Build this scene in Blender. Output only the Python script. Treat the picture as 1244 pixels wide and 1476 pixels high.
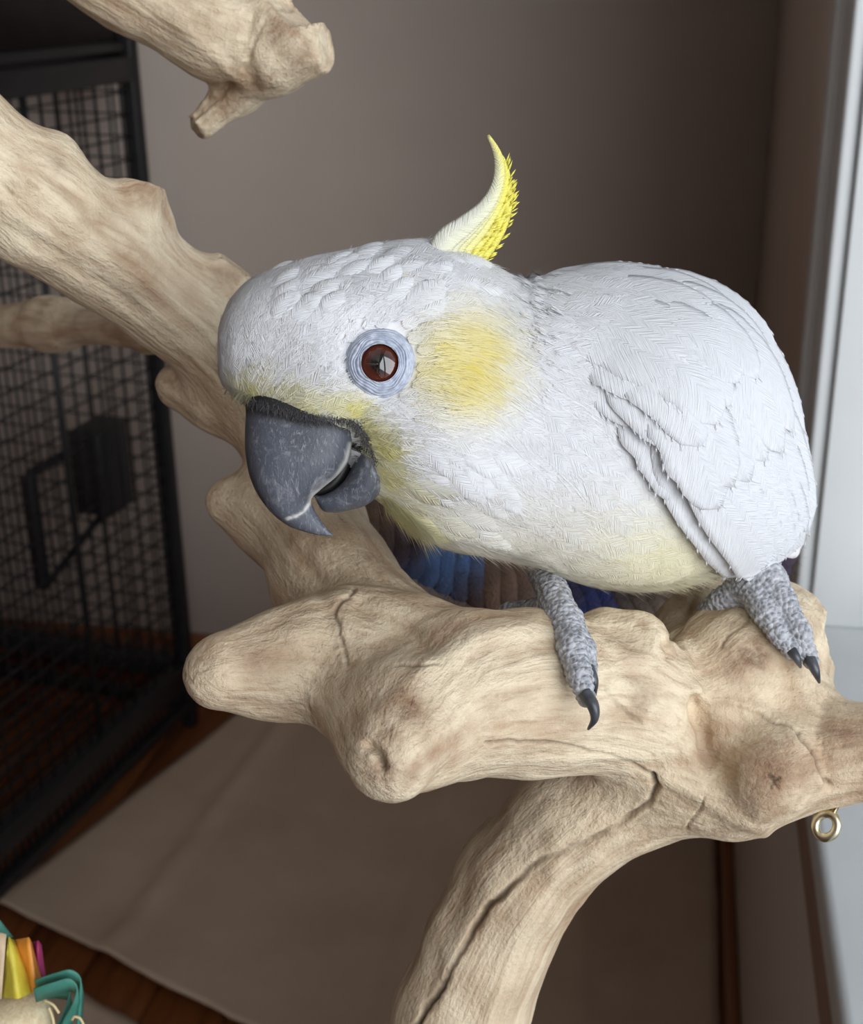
import bpy, bmesh, math, random
import numpy as np
from mathutils import Vector, Matrix
from mathutils.bvhtree import BVHTree
random.seed(7); RNG = np.random.default_rng(11)
scene = bpy.context.scene
COL = scene.collection
for o in list(bpy.data.objects): bpy.data.objects.remove(o)

# ------------------------------------------------------------------ camera
F, CX, CY = 1930.0, 622.0, 738.0            # focal length and centre in photo pixels (1244 x 1476)
CAMZ = 1.4                                  # eye height above the floor
_y = np.array([380., 794., -F]); _y /= np.linalg.norm(_y)
_z = np.array([-68., 4722., F]); _z -= _y*_z.dot(_y); _z /= np.linalg.norm(_z)
ROT = np.array([np.cross(_y, _z), _y, _z])  # camera axes -> world
CAM = np.array([0., 0., CAMZ])
cam_data = bpy.data.cameras.new('camera'); cam = bpy.data.objects.new('camera', cam_data); COL.objects.link(cam)
m4 = Matrix([list(ROT[i]) + [CAM[i]] for i in range(3)] + [[0, 0, 0, 1]])
cam.matrix_world = m4
cam_data.sensor_fit = 'VERTICAL'; cam_data.sensor_height = 36.0; cam_data.lens = 36.0*F/1476.0
cam_data.clip_start = 0.02; cam_data.clip_end = 60
cam_data.dof.use_dof = True; cam_data.dof.focus_distance = 0.435; cam_data.dof.aperture_fstop = 19.0
scene.camera = cam

# ------------------------------------------------------------------ light and exposure
world = bpy.data.worlds.new('sky'); scene.world = world; world.use_nodes = True
wn = world.node_tree.nodes; wl = world.node_tree.links
bg = wn['Background']; bg.inputs[0].default_value = (0.80, 0.90, 1.0, 1); bg.inputs[1].default_value = 0.7
XR, YB = 0.14, 2.42                          # right wall, back wall
WY0, WY1, WZ0, WZ1 = -1.90, 1.18, 0.821, 2.28  # window opening in the right wall
def area_light(name, loc, rot, sx, sy, power, col):
    l = bpy.data.lights.new(name, 'AREA'); l.shape = 'RECTANGLE'; l.size = sx; l.size_y = sy
    l.energy = power; l.color = col
    o = bpy.data.objects.new(name, l); o.location = loc; o.rotation_euler = rot; COL.objects.link(o); return o
# daylight through the window in the right wall: the only light of the place (the sky outside is the world)
area_light('window_right_offscreen', (2.3, -2.6, 2.4), Vector((-2.3, 2.9, -.7)).to_track_quat('-Z', 'Z').to_euler(), 5.6, 3.2, 270, (0.95, 0.975, 1.0))
vs = scene.view_settings
scene.display_settings.display_device = 'sRGB'
vs.view_transform = 'Standard'; vs.look = 'None'; vs.gamma = 1.0; vs.use_curve_mapping = False
vs.exposure = 0.1

# ------------------------------------------------------------------ helpers
def ray(u, v):
    return ROT @ np.array([(u-CX)/F, (CY-v)/F, -1.0])
def P(u, v, d):                              # photo pixel + distance -> point
    return CAM + ray(u, v)*d
def Pv(U, V, D):
    U, V, D = np.broadcast_arrays(np.asarray(U, float), np.asarray(V, float), np.asarray(D, float))
    c = np.stack([(U-CX)/F, (CY-V)/F, -np.ones_like(U)], -1)
    return CAM + (c @ ROT.T)*D[..., None]
def projv(W):
    c = (np.asarray(W) - CAM) @ ROT
    d = -c[..., 2]
    return CX + F*c[..., 0]/d, CY - F*c[..., 1]/d, d
def on_plane(u, v, ax, val):
    r = ray(u, v); return CAM + r*((val-CAM[ax])/r[ax])
def srgb(r, g, b):
    f = lambda c: (c/255/12.92) if c/255 <= 0.04045 else ((c/255+0.055)/1.055)**2.4
    return (f(r), f(g), f(b), 1.0)
def lerp(a, b, t): return a + (b-a)*t
def smooth(x, a, b):
    t = np.clip((x-a)/(b-a), 0, 1); return t*t*(3-2*t)

def empty(name, loc, label, cat, group=None):
    o = bpy.data.objects.new(name, None); COL.objects.link(o); o.location = tuple(loc); o.empty_display_size = 0.02
    o['label'] = label; o['category'] = cat
    if group: o['group'] = group
    return o
def origin_of(p):
    t = np.zeros(3)
    while p is not None:
        t += np.array(p.location); p = p.parent
    return t
def mesh_np(name, V, faces, mat, parent=None, smooth_=True, attrs=None, kind=None, label=None):
    """V (n,3) world points; faces: list of int arrays (m,3) or (m,4); attrs: name -> (n,) or (n,3) arrays"""
    V = np.asarray(V, float) - (origin_of(parent) if parent is not None else 0)
    me = bpy.data.meshes.new(name)
    faces = [np.asarray(f, np.int32) for f in faces if len(f)]
    nl = sum(f.size for f in faces); npoly = sum(len(f) for f in faces)
    me.vertices.add(len(V)); me.vertices.foreach_set('co', V.astype(np.float32).ravel())
    me.loops.add(nl); me.loops.foreach_set('vertex_index', np.concatenate([f.ravel() for f in faces]))
    tot = np.concatenate([np.full(len(f), f.shape[1], np.int32) for f in faces])
    st = np.concatenate([[0], np.cumsum(tot)[:-1]]).astype(np.int32)
    me.polygons.add(npoly); me.polygons.foreach_set('loop_start', st); me.polygons.foreach_set('loop_total', tot)
    if smooth_: me.polygons.foreach_set('use_smooth', np.ones(npoly, bool))
    me.update(calc_edges=True); me.validate()
    for k, a in (attrs or {}).items():
        a = np.asarray(a, np.float32)
        if a.ndim == 1:
            at = me.attributes.new(k, 'FLOAT', 'POINT'); at.data.foreach_set('value', a)
        else:
            at = me.attributes.new(k, 'FLOAT_VECTOR', 'POINT'); at.data.foreach_set('vector', a.ravel())
    if mat: me.materials.append(mat)
    o = bpy.data.objects.new(name, me); COL.objects.link(o)
    if parent is not None: o.parent = parent
    if kind: o['kind'] = kind
    if label: o['label'] = label
    return o
class MB:
    """collects simple solids into one mesh"""
    def __init__(s): s.V = []; s.F4 = []; s.F3 = []; s.n = 0
    def add(s, V, F4=(), F3=()):
        V = np.asarray(V, float); s.V.append(V)
        if len(F4): s.F4.append(np.asarray(F4)+s.n)
        if len(F3): s.F3.append(np.asarray(F3)+s.n)
        s.n += len(V); return s
    def box(s, lo, hi, M=None):
        x0, y0, z0 = lo; x1, y1, z1 = hi
        V = np.array([[x0,y0,z0],[x1,y0,z0],[x1,y1,z0],[x0,y1,z0],[x0,y0,z1],[x1,y0,z1],[x1,y1,z1],[x0,y1,z1]], float)
        if M is not None: V = V @ np.asarray(M)[:3,:3].T + np.asarray(M)[:3,3]
        return s.add(V, [[0,3,2,1],[4,5,6,7],[0,1,5,4],[1,2,6,5],[2,3,7,6],[3,0,4,7]])
    def bar(s, a, b, w, h=None, up=(0,0,1)):
        a = np.asarray(a, float); b = np.asarray(b, float); h = h or w
        t = b-a; t /= np.linalg.norm(t); u = np.asarray(up, float)
        if abs(t.dot(u)) > .95: u = np.array([1., 0, 0])
        x = np.cross(t, u); x /= np.linalg.norm(x); y = np.cross(x, t)
        V = [p + sx*x*w/2 + sy*y*h/2 for p in (a, b) for sx, sy in ((-1,-1),(1,-1),(1,1),(-1,1))]
        return s.add(V, [[3,2,1,0],[4,5,6,7],[0,1,5,4],[1,2,6,5],[2,3,7,6],[3,0,4,7]])
    def tube(s, pts, rad, n=10, closed=False, caps=True):
        pts = np.asarray(pts, float); m = len(pts)
        rad = np.broadcast_to(np.asarray(rad, float), (m,))
        T = (np.roll(pts,-1,0)-np.roll(pts,1,0)) if closed else np.gradient(pts, axis=0)
        T /= np.linalg.norm(T, axis=1)[:, None]+1e-12
        u = np.array([0,0,1.]) if abs(T[0][2]) < .9 else np.array([1.,0,0])
        N = np.zeros_like(pts)
        for i in range(m):
            u = u - T[i]*u.dot(T[i]); u /= np.linalg.norm(u); N[i] = u
        B = np.cross(T, N); a = np.arange(n)*2*np.pi/n
        V = pts[:,None] + rad[:,None,None]*(N[:,None]*np.cos(a)[None,:,None] + B[:,None]*np.sin(a)[None,:,None])
        F = []
        for i in range(m if closed else m-1):
            j = (i+1) % m
            F += [[i*n+k, i*n+(k+1)%n, j*n+(k+1)%n, j*n+k] for k in range(n)]
        V = V.reshape(-1,3); F3 = []
        if caps and not closed:
            V = np.vstack([V, pts[0], pts[-1]]); a0 = m*n
            F3 = [[a0,(k+1)%n,k] for k in range(n)] + [[a0+1,(m-1)*n+k,(m-1)*n+(k+1)%n] for k in range(n)]
        return s.add(V, F, F3)
    def build(s, name, mat, parent=None, smooth_=False, **kw):
        F = []
        if s.F4: F.append(np.vstack(s.F4))
        if s.F3: F.append(np.vstack(s.F3))
        return mesh_np(name, np.vstack(s.V), F, mat, parent, smooth_, **kw)
def bevel(o, w=.002, seg=2):
    m = o.modifiers.new('bevel', 'BEVEL'); m.width = w; m.segments = seg; m.limit_method = 'ANGLE'; return o
def tag(o, label, cat, group=None):
    o['label'] = label; o['category'] = cat
    if group: o['group'] = group
    return o
def structure(o): o['kind'] = 'structure'; return o
def spline(pts, n):
    """Catmull-Rom through rows of pts, chord-length parametrised, n samples"""
    p = np.asarray(pts, float); d = np.linalg.norm(np.diff(p[:, :2], axis=0), axis=1)+1e-6
    k = np.concatenate([[0], np.cumsum(d)]); q = np.linspace(0, k[-1], n)
    m = np.gradient(p, k, axis=0)
    i = np.clip(np.searchsorted(k, q, side='right')-1, 0, len(k)-2)
    h = (k[i+1]-k[i])[:, None]; t = ((q-k[i])/(k[i+1]-k[i]))[:, None]
    return (2*t**3-3*t**2+1)*p[i] + (t**3-2*t**2+t)*h*m[i] + (-2*t**3+3*t**2)*p[i+1] + (t**3-t**2)*h*m[i+1]

# numpy value noise
def _hash(ix, iy, iz):
    h = (ix*374761393 + iy*668265263 + iz*2147483647 + 1013904223) & 0xFFFFFFFF
    h = ((h ^ (h >> 13))*1274126177) & 0xFFFFFFFF
    h = ((h ^ (h >> 15))*2246822519) & 0xFFFFFFFF
    return ((h ^ (h >> 16)) & 0xFFFFFF)/float(0xFFFFFF)*2-1
def vnoise(Pn):
    Pn = np.asarray(Pn, float); i = np.floor(Pn).astype(np.int64); f = Pn-i; f = f*f*(3-2*f)
    r = 0
    for a in (0,1):
        for b in (0,1):
            for c in (0,1):
                w = (f[...,0] if a else 1-f[...,0])*(f[...,1] if b else 1-f[...,1])*(f[...,2] if c else 1-f[...,2])
                r = r + w*_hash(i[...,0]+a, i[...,1]+b, i[...,2]+c)
    return r
def fbm(Pn, o=3):
    r = 0; a = 1.0; Pn = np.asarray(Pn, float)
    for k in range(o): r = r + a*vnoise(Pn + 17.3*k); Pn = Pn*2.03; a *= .5
    return r

# implicit surfaces: rounded cones and ellipsoids blended together, meshed with surface nets
def cone_d(Q, a, b, ra, rb):
    ab = b-a; t = np.clip(((Q-a)@ab)/(ab@ab+1e-12), 0, 1)
    return np.linalg.norm(Q-a-t[..., None]*ab, axis=-1) - (ra+(rb-ra)*t)
def surface_nets(prims, vox, k, clip_lo=None, cuts=()):
    lo = np.min([np.minimum(a-ra, b-rb) for a,b,ra,rb in prims], axis=0) - 4*vox - k
    hi = np.max([np.maximum(a+ra, b+rb) for a,b,ra,rb in prims], axis=0) + 4*vox + k
    if clip_lo is not None: lo = np.maximum(lo, clip_lo)
    n = np.ceil((hi-lo)/vox).astype(int)+1
    S = np.zeros(n, np.float32); mg = 6.5*k
    for a,b,ra,rb in prims:
        i0 = np.clip(np.floor((np.minimum(a-ra,b-rb)-mg-lo)/vox).astype(int), 0, n)
        i1 = np.clip(np.ceil((np.maximum(a+ra,b+rb)+mg-lo)/vox).astype(int)+1, 0, n)
        if np.any(i1-i0 < 1): continue
        g = np.stack(np.meshgrid(*[lo[c]+np.arange(i0[c], i1[c])*vox for c in range(3)], indexing='ij'), -1).astype(np.float32)
        d = cone_d(g, a.astype(np.float32), b.astype(np.float32), np.float32(ra), np.float32(rb))
        S[i0[0]:i1[0], i0[1]:i1[1], i0[2]:i1[2]] += np.exp(-np.clip(d/k, -25, 25))
    fld = -k*np.log(S+1e-12); del S
    for c, nv, r in cuts:                    # saw cuts: flat ends on the stubs
        i0 = np.clip(np.floor((c-r*1.3-lo)/vox).astype(int), 0, n); i1 = np.clip(np.ceil((c+r*1.3-lo)/vox).astype(int)+1, 0, n)
        g = np.stack(np.meshgrid(*[lo[a]+np.arange(i0[a], i1[a])*vox for a in range(3)], indexing='ij'), -1)
        h = (g-c)@nv; lat = np.linalg.norm(g-c-h[..., None]*nv, axis=-1)
        sl = (slice(i0[0],i1[0]), slice(i0[1],i1[1]), slice(i0[2],i1[2]))
        fld[sl] = np.where((lat < r*1.25) & (h > -vox*3), np.maximum(fld[sl], h), fld[sl])
    ins = fld < 0
    c = np.zeros(n-1, np.int8)
    for dx in (0,1):
        for dy in (0,1):
            for dz in (0,1):
                c += ins[dx:n[0]-1+dx, dy:n[1]-1+dy, dz:n[2]-1+dz]
    act = np.argwhere((c > 0) & (c < 8)); del c
    idx = -np.ones(n-1, np.int32); idx[tuple(act.T)] = np.arange(len(act))
    acc = np.zeros((len(act), 3)); cnt = np.zeros(len(act))
    corners = [(x,y,z) for x in (0,1) for y in (0,1) for z in (0,1)]
    for p in corners:
        for ax in range(3):
            if p[ax]: continue
            q = list(p); q[ax] = 1
            fa = fld[tuple((act+np.array(p)).T)]; fb = fld[tuple((act+np.array(q)).T)]
            m = (fa < 0) != (fb < 0); t = np.where(m, fa/np.where(m, fa-fb, 1), 0)
            pt = np.array(p)[None] + t[:, None]*(np.array(q)-np.array(p))[None]
            acc += np.where(m[:, None], pt, 0); cnt += m
    V = lo + (act + acc/cnt[:, None])*vox
    quads = []
    for ax in range(3):
        o1, o2 = [(1,2),(2,0),(0,1)][ax]
        sl = [slice(1, n[i]-1) for i in range(3)]; sl2 = list(sl)
        sl[ax] = slice(0, n[ax]-1); sl2[ax] = slice(1, n[ax])
        A = ins[tuple(sl)]; B = ins[tuple(sl2)]
        e = np.argwhere(A != B); 
        if not len(e): continue
        fl = A[tuple(e.T)]
        off = np.array([1,1,1]); off[ax] = 0; e = e + off
        e1 = np.zeros(3, int); e1[o1] = 1; e2 = np.zeros(3, int); e2[o2] = 1
        q = np.stack([idx[tuple((e-e1-e2).T)], idx[tuple((e-e2).T)], idx[tuple(e.T)], idx[tuple((e-e1).T)]], 1)
        q[~fl] = q[~fl][:, ::-1]
        quads.append(q[(q >= 0).all(1)])
    return V, np.vstack(quads)
def vnormals(V, Q):
    n = np.zeros_like(V)
    fn = np.cross(V[Q[:,2]]-V[Q[:,0]], V[Q[:,3 if Q.shape[1] == 4 else 1]]-V[Q[:,1 if Q.shape[1] == 4 else 0]])
    for c in range(Q.shape[1]): np.add.at(n, Q[:,c], fn)
    return n/(np.linalg.norm(n, axis=1)[:, None]+1e-12)

# ------------------------------------------------------------------ materials
class NT:
    def __init__(s, name):
        s.m = bpy.data.materials.new(name); s.m.use_nodes = True; s.t = s.m.node_tree
        s.b = s.t.nodes['Principled BSDF']; s.out = s.t.nodes['Material Output']
    def n(s, typ, **kw):
        nd = s.t.nodes.new(typ)
        for k, v in kw.items():
            if isinstance(k, str) and hasattr(nd, k): setattr(nd, k, v)
        return nd
    def l(s, a, b): s.t.links.new(a, b)
    def set(s, **kw):
        for k, v in kw.items():
            s.b.inputs[k.replace('_', ' ')].default_value = v
        return s
    def noise(s, scale, detail=3, rough=.5, vec=None, dist=0):
        nd = s.n('ShaderNodeTexNoise'); nd.inputs['Scale'].default_value = scale; nd.inputs['Detail'].default_value = detail
        nd.inputs['Roughness'].default_value = rough; nd.inputs['Distortion'].default_value = dist
        s.l(vec if vec is not None else s.coord(), nd.inputs['Vector']); return nd.outputs['Fac']
    def coord(s, scale=None):
        if not hasattr(s, '_c'): s._c = s.n('ShaderNodeTexCoord')
        if scale is None: return s._c.outputs['Object']
        mp = s.n('ShaderNodeMapping'); mp.inputs['Scale'].default_value = scale; s.l(s._c.outputs['Object'], mp.inputs['Vector']); return mp.outputs[0]
    def attr(s, name, vec=False):
        a = s.n('ShaderNodeAttribute'); a.attribute_name = name; return a.outputs['Vector' if vec else 'Fac']
    def ramp(s, fac, stops):
        r = s.n('ShaderNodeValToRGB'); el = r.color_ramp.elements
        while len(el) < len(stops): el.new(.5)
        for e, (p, c) in zip(el, stops):
            e.position = p; e.color = c if len(c) == 4 else tuple(c)+(1,)
        s.l(fac, r.inputs[0]); return r.outputs[0]
    def mix(s, fac, a, b, mode='MIX'):
        m = s.n('ShaderNodeMix'); m.data_type = 'RGBA'; m.blend_type = mode
        for sock, v in ((m.inputs[0], fac), (m.inputs[6], a), (m.inputs[7], b)):
            if hasattr(v, 'is_linked') or hasattr(v, 'links'): s.l(v, sock)
            else: sock.default_value = v
        return m.outputs[2]
    def math(s, op, a, b=0.0, clamp=False):
        m = s.n('ShaderNodeMath'); m.operation = op; m.use_clamp = clamp
        for sock, v in ((m.inputs[0], a), (m.inputs[1], b)):
            if hasattr(v, 'links'): s.l(v, sock)
            else: sock.default_value = v
        return m.outputs[0]
    def color(s, c): s.l(c, s.b.inputs['Base Color']); return s
    def bump(s, h, dist=.001, strength=1.0, normal=None):
        b = s.n('ShaderNodeBump'); b.inputs['Distance'].default_value = dist; b.inputs['Strength'].default_value = strength
        s.l(h, b.inputs['Height'])
        if normal is not None: s.l(normal, b.inputs['Normal'])
        s.l(b.outputs[0], s.b.inputs['Normal']); return b.outputs[0]
def flat(name, c, rough=.5, metal=0.0, var=.12, scale=40, bump=0):
    t = NT(name); t.set(Roughness=rough, Metallic=metal)
    n = t.noise(scale, 4)
    d = tuple(x*(1-var) for x in c[:3])+(1,); e = tuple(min(1, x*(1+var)) for x in c[:3])+(1,)
    t.color(t.ramp(n, [(.3, d), (.7, e)]))
    if bump: t.bump(n, bump)
    return t.m
M = {}
M['wall'] = flat('wall_paint', srgb(222,207,196), .9, var=.03, scale=6, bump=.0006)
M['ceil'] = flat('ceiling_paint', srgb(232,228,222), .9, var=.02)
M['trim'] = flat('white_trim_paint', srgb(226,229,230), .45, var=.03, scale=12)
M['apron'] = flat('taupe_apron', srgb(168,140,124), .55, var=.06, scale=14)  # one even pinkish taupe for the apron
M['black'] = flat('black_powder_coat', (0.012,0.012,0.014,1), .45, var=.2)
M['panel'] = flat('dark_brown_panel', (0.02,0.014,0.012,1), .6, var=.2)
t = NT('oak_floor'); t.set(Roughness=.45)
g = t.noise(9, 5, .6, t.coord((6, .5, 6)), .6)
t.color(t.ramp(g, [(.25, srgb(104,56,28)), (.75, srgb(160,96,52))])); t.bump(g, .0005); M['floor'] = t.m
t = NT('stained_baseboard'); t.set(Roughness=.4)
g = t.noise(7, 5, .6, t.coord((8, .6, 8)), .4)
t.color(t.ramp(g, [(.25, srgb(104,60,36)), (.75, srgb(146,92,60))])); M['board'] = t.m
t = NT('kraft_paper'); t.set(Roughness=.85)
g = t.noise(5, 4, .6); sp = t.noise(160, 2); fib = t.noise(900, 2)
c = t.mix(t.math('MULTIPLY', t.math('SUBTRACT', sp, .70, True), 4, True), t.ramp(g, [(.3, srgb(188,162,140)), (.7, srgb(204,180,158))]), srgb(220,204,186))
t.color(c); t.bump(fib, .0002); M['paper'] = t.m
t = NT('window_glass')
tr = t.n('ShaderNodeBsdfTransparent'); gl = t.n('ShaderNodeBsdfGlossy'); gl.inputs['Roughness'].default_value = .02
mx = t.n('ShaderNodeMixShader'); mx.inputs[0].default_value = .06
t.l(tr.outputs[0], mx.inputs[1]); t.l(gl.outputs[0], mx.inputs[2]); t.l(mx.outputs[0], t.out.inputs[0]); M['glass'] = t.m
# ================================================================== the room
XL, YF, ZC = -2.9, -2.4, 2.5
floor = structure(MB().box((XL, YF, -.06), (XR, YB, -.006)).build('floor', M['floor']))
pl = MB().box((-.0585, -2.4, 0), (.0585, 2.4, .006)); proto = None
nx = int((XR-XL)/.12)
for i in range(nx+1):
    x = XR - .06 - i*.12
    if x < XL+.05: break
    if proto is None:
        proto = bevel(MB().box((-.0585, -2.4, -.006), (.0585, 2.4, 0)).build('plank', M['floor'], floor), .0012, 1); o = proto
    else:
        o = proto.copy(); COL.objects.link(o)
    o.location = (x, 0.0, 0)
structure(MB().box((XL, YF, ZC), (XR+.2, YB+.1, ZC+.05)).build('ceiling', M['ceil']))
structure(MB().box((XL-.1, YB, -.06), (XR+.2, YB+.1, ZC)).build('wall_back', M['wall']))
structure(MB().box((XL-.1, YF-.1, -.06), (XL, YB, ZC)).build('wall_left', M['wall']))
structure(MB().box((XL-.1, YF-.2, -.06), (XR+.2, YF-.1, ZC)).build('wall_front', M['wall']))
w = MB()
w.box((XR, YF-.1, -.06), (XR+.2, YB, WZ0-.045)).box((XR, YF-.1, WZ1), (XR+.2, YB, ZC))
w.box((XR, YF-.1, WZ0-.045), (XR+.2, WY0, WZ1)).box((XR, WY1, WZ0-.045), (XR+.2, YB, WZ1))
structure(w.build('wall_right', M['wall']))
bevel(structure(MB().box((XR-.016, YF, 0), (XR, YB-.016, .085)).build('baseboard_right', M['board'])), .004)
bevel(structure(MB().box((XL, YB-.016, 0), (XR, YB, .085)).build('baseboard_back', M['board'])), .004)
# window: jamb lining, casing mouldings, sill, sashes and panes
win = bpy.data.objects.new('window_1', None); COL.objects.link(win); win.location = (XR, 0, WZ0); win['kind'] = 'structure'
lin = MB().box((XR, WY1-.012, WZ0), (XR+.2, WY1, WZ1)).box((XR, WY0, WZ0), (XR+.2, WY0+.012, WZ1)).box((XR, WY0+.012, WZ1-.012), (XR+.2, WY1-.012, WZ1))
bevel(lin.build('jamb_lining', M['trim'], win), .002)
c1 = MB().box((XR-.014, WY1-.004, WZ0-.03), (XR, WY1+.055, WZ1+.06)).box((XR-.022, WY1+.055, WZ0-.03), (XR, WY1+.085, WZ1+.06))
bevel(c1.build('casing', M['trim'], win), .004)
c2 = MB().box((XR-.014, WY0-.085, WZ0-.03), (XR, WY0+.004, WZ1+.06)); bevel(c2.build('casing', M['trim'], win), .004)
c3 = MB().box((XR-.014, WY0+.004, WZ1-.004), (XR, WY1-.004, WZ1+.075)); bevel(c3.build('casing', M['trim'], win), .004)
bevel(MB().box((XR-.020, WY0-.1, WZ0-.030), (XR+.2, WY1+.085, WZ0)).build('sill', M['trim'], win), .007, 3)
bevel(MB().box((XR-.012, WY0-.08, WZ0-.118), (XR, WY1+.07, WZ0-.055)).build('apron', M['apron'], win), .003)
bevel(MB().box((XR-.016, WY0-.08, WZ0-.055), (XR, WY1+.07, WZ0-.030)).build('apron_moulding', M['trim'], win), .005)
for k in range(2):
    y0 = WY0+.012 + k*(WY1-WY0-.024)/2; y1 = y0 + (WY1-WY0-.024)/2
    s = MB(); x0, x1 = XR+.13, XR+.165; a, b = WZ0, WZ1-.012
    s.box((x0,y0,a),(x1,y0+.045,b)).box((x0,y1-.045,a),(x1,y1,b)).box((x0,y0+.045,a),(x1,y1-.045,a+.05)).box((x0,y0+.045,b-.05),(x1,y1-.045,b))
    so = bevel(s.build('sash', M['trim'], win), .003)
    MB().box((x0+.015,y0+.045,a+.05),(x0+.019,y1-.045,b-.05)).build('pane', M['glass'], so)

# ------------------------------------------------------------------ brown paper on the floor
def sheet(name, A, B, C, D, label, lift, nu=70, nv=60, z0=.004, seed=0):
    s, t_ = np.meshgrid(np.linspace(0,1,nu), np.linspace(0,1,nv), indexing='ij')   # s: A->D front edge, t: front->back
    A,B,C,D = [np.asarray(p)[:2] for p in (A,B,C,D)]
    XY = ((1-s)*(1-t_))[...,None]*A + ((1-s)*t_)[...,None]*B + (s*t_)[...,None]*C + (s*(1-t_))[...,None]*D
    N3 = np.concatenate([XY*3.0, np.full(s.shape+(1,), seed)], -1)
    z = z0 + .004*(1+fbm(N3, 3)) + lift*np.exp(-t_*7)*(.8+.2*np.sin(s*5))
    for cx_, w_, h_ in ((.16,.010,.013),(.36,.012,-.004),(.55,.012,.015),(.80,.014,.012)):
        z = z + h_*np.exp(-np.abs(s+.1*t_-cx_-.05)/w_)
    z = np.maximum(z, z0)
    edge = .0012*fbm(np.stack([s*30, t_*30, s*0+seed], -1), 2)
    XY = XY + edge[...,None]*((np.minimum(np.minimum(s,1-s), np.minimum(t_,1-t_)) < .001)[...,None])
    top = np.concatenate([XY, z[...,None]], -1); bot = top - np.array([0,0,.0025])
    i = np.arange(nu*nv).reshape(nu,nv)
    q = np.stack([i[:-1,:-1], i[1:,:-1], i[1:,1:], i[:-1,1:]], -1).reshape(-1,4)
    o = nu*nv; F = [q, q[:, ::-1]+o]
    for e in (i[:,0], i[::-1,-1], i[-1,:], i[0,::-1]):
        F.append(np.stack([e[:-1], e[:-1]+o, e[1:]+o, e[1:]], 1))
    ob = mesh_np(name, np.vstack([top.reshape(-1,3), bot.reshape(-1,3)]), [np.vstack(F)], M['paper'])
    return tag(ob, label, 'paper')
fz = lambda u, v: on_plane(u, v, 2, 0.0)
A = fz(-12,1312); B = fz(345,1030); Dd = fz(310,1476)-fz(-12,1312); 
XP = XR-.022
D = A + Dd*((XP-A[0])/Dd[0]); C = np.array([XP, 2.15, 0])
sheet('brown_paper_sheet', A, B, C, D, 'large creased sheet of brown kraft paper spread under the perch', .022)
fd_ = Dd/np.linalg.norm(Dd); bk_ = np.array([fd_[1], -fd_[0], 0])     # along the front edge, and away from it
A2 = fz(100,1400) + bk_*.03
sheet('brown_paper_sheet', A2+bk_*.45, A2, A2+fd_*.6, A2+fd_*.6+bk_*.45, 'small flat brown paper sheet in front of the large creased sheet', .0, 30, 30, .0035, 5)

# ------------------------------------------------------------------ the cage
post = fz(275,1044)
e1 = ROT @ np.array([748, 794, -F]); e1[2] = 0; e1 /= np.linalg.norm(e1)      # towards the back wall
e2 = np.array([-e1[1], e1[0], 0])                                             # towards the left
def post_z(u, v):
    r = ray(u, v); s = (r[:2]@post[:2])/(r[:2]@r[:2]); return CAMZ + s*r[2]
zb, zt = post_z(275, 962), post_z(195, 98)
ztop = zt + .42
Ld, Lw = .80, .95
cage = empty('bird_cage', (post[0], post[1], 0), 'tall black wire bird cage standing against the wall', 'cage')
up = np.array([0,0,1.])
c00 = post.copy(); c10 = post - e1*Ld; c01 = post + e2*Lw; c11 = c10 + e2*Lw
for c in (c00, c10, c01, c11):
    bevel(MB().bar(c, c+up*ztop, .026, .026, e1).build('post', M['black'], cage), .003)
def rail(a, b, z, h=.03, w=.024):
    bevel(MB().bar(a+up*z, b+up*z, w, h).build('rail', M['black'], cage), .003)
for a, b in ((c00,c10),(c00,c01),(c10,c11),(c01,c11)):
    rail(a, b, zb, .042, .03); rail(a, b, zt, .04); rail(a, b, ztop, .03); rail(a, b, .05, .02)
rail(c00, c01, zb-.09, .014, .012); rail(c00, c10, zt+.035, .016, .014)
def wires(a, b, z0, z1, sp, r=.0016, horiz=True):
    mb = MB(); L = np.linalg.norm(b-a); n = int(L/sp); t = (b-a)/L
    nn = np.cross(t, up)
    for i in range(1, n):
        p = a + t*i*L/n; mb.bar(p+up*z0, p+up*z1, 2*r, 2*r, t)
    if horiz:
        m = int((z1-z0)/sp)
        for j in range(1, m):
            z = z0+(z1-z0)*j/m; mb.bar(a+up*z+nn*r*1.5, b+up*z+nn*r*1.5, 2*r, 2*r)
    o = mb.build('wire_mesh', M['black'], cage); o['kind'] = 'stuff'; return o
for a, b in ((c00,c10),(c00,c01),(c01,c11)):
    wires(a, b, zb, zt, .036, .0015)
# upper storey has solid dark panels
for a, b in ((c00,c01),(c01,c11)):
    MB().bar(a+up*(zt+ztop)/2, b+up*(zt+ztop)/2, .006, ztop-zt-.03).build('side_panel', M['panel'], cage)
mb = MB()
for i in range(1, 26):
    p = c00 + e2*Lw*i/26 + up*ztop; mb.bar(p, p-e1*Ld, .004, .004)
mb.build('roof_bars', M['black'], cage, kind='stuff')
# floor grate, pull-out tray and the barred skirt underneath
mb = MB()
for i in range(1, 34):
    p = c00 + e2*Lw*i/34 + up*(zb-.03); mb.bar(p, p-e1*Ld, .0045, .0045)
mb.build('floor_grate', M['black'], cage, kind='stuff')
mb = MB()
for i in range(1, 40):
    p = c00 - e1*Ld*i/40; mb.bar(p+up*.05, p+up*zb, .005, .005, e1)
mb.build('skirt_bars', M['black'], cage, kind='stuff')
# thicker seam wires on the side panel
for px_, in ((75,),):
    p = c00 - e1*.30; MB().bar(p+up*zb, p+up*zt, .006, .006, e1).build('seam_rod', M['black'], cage)
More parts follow.
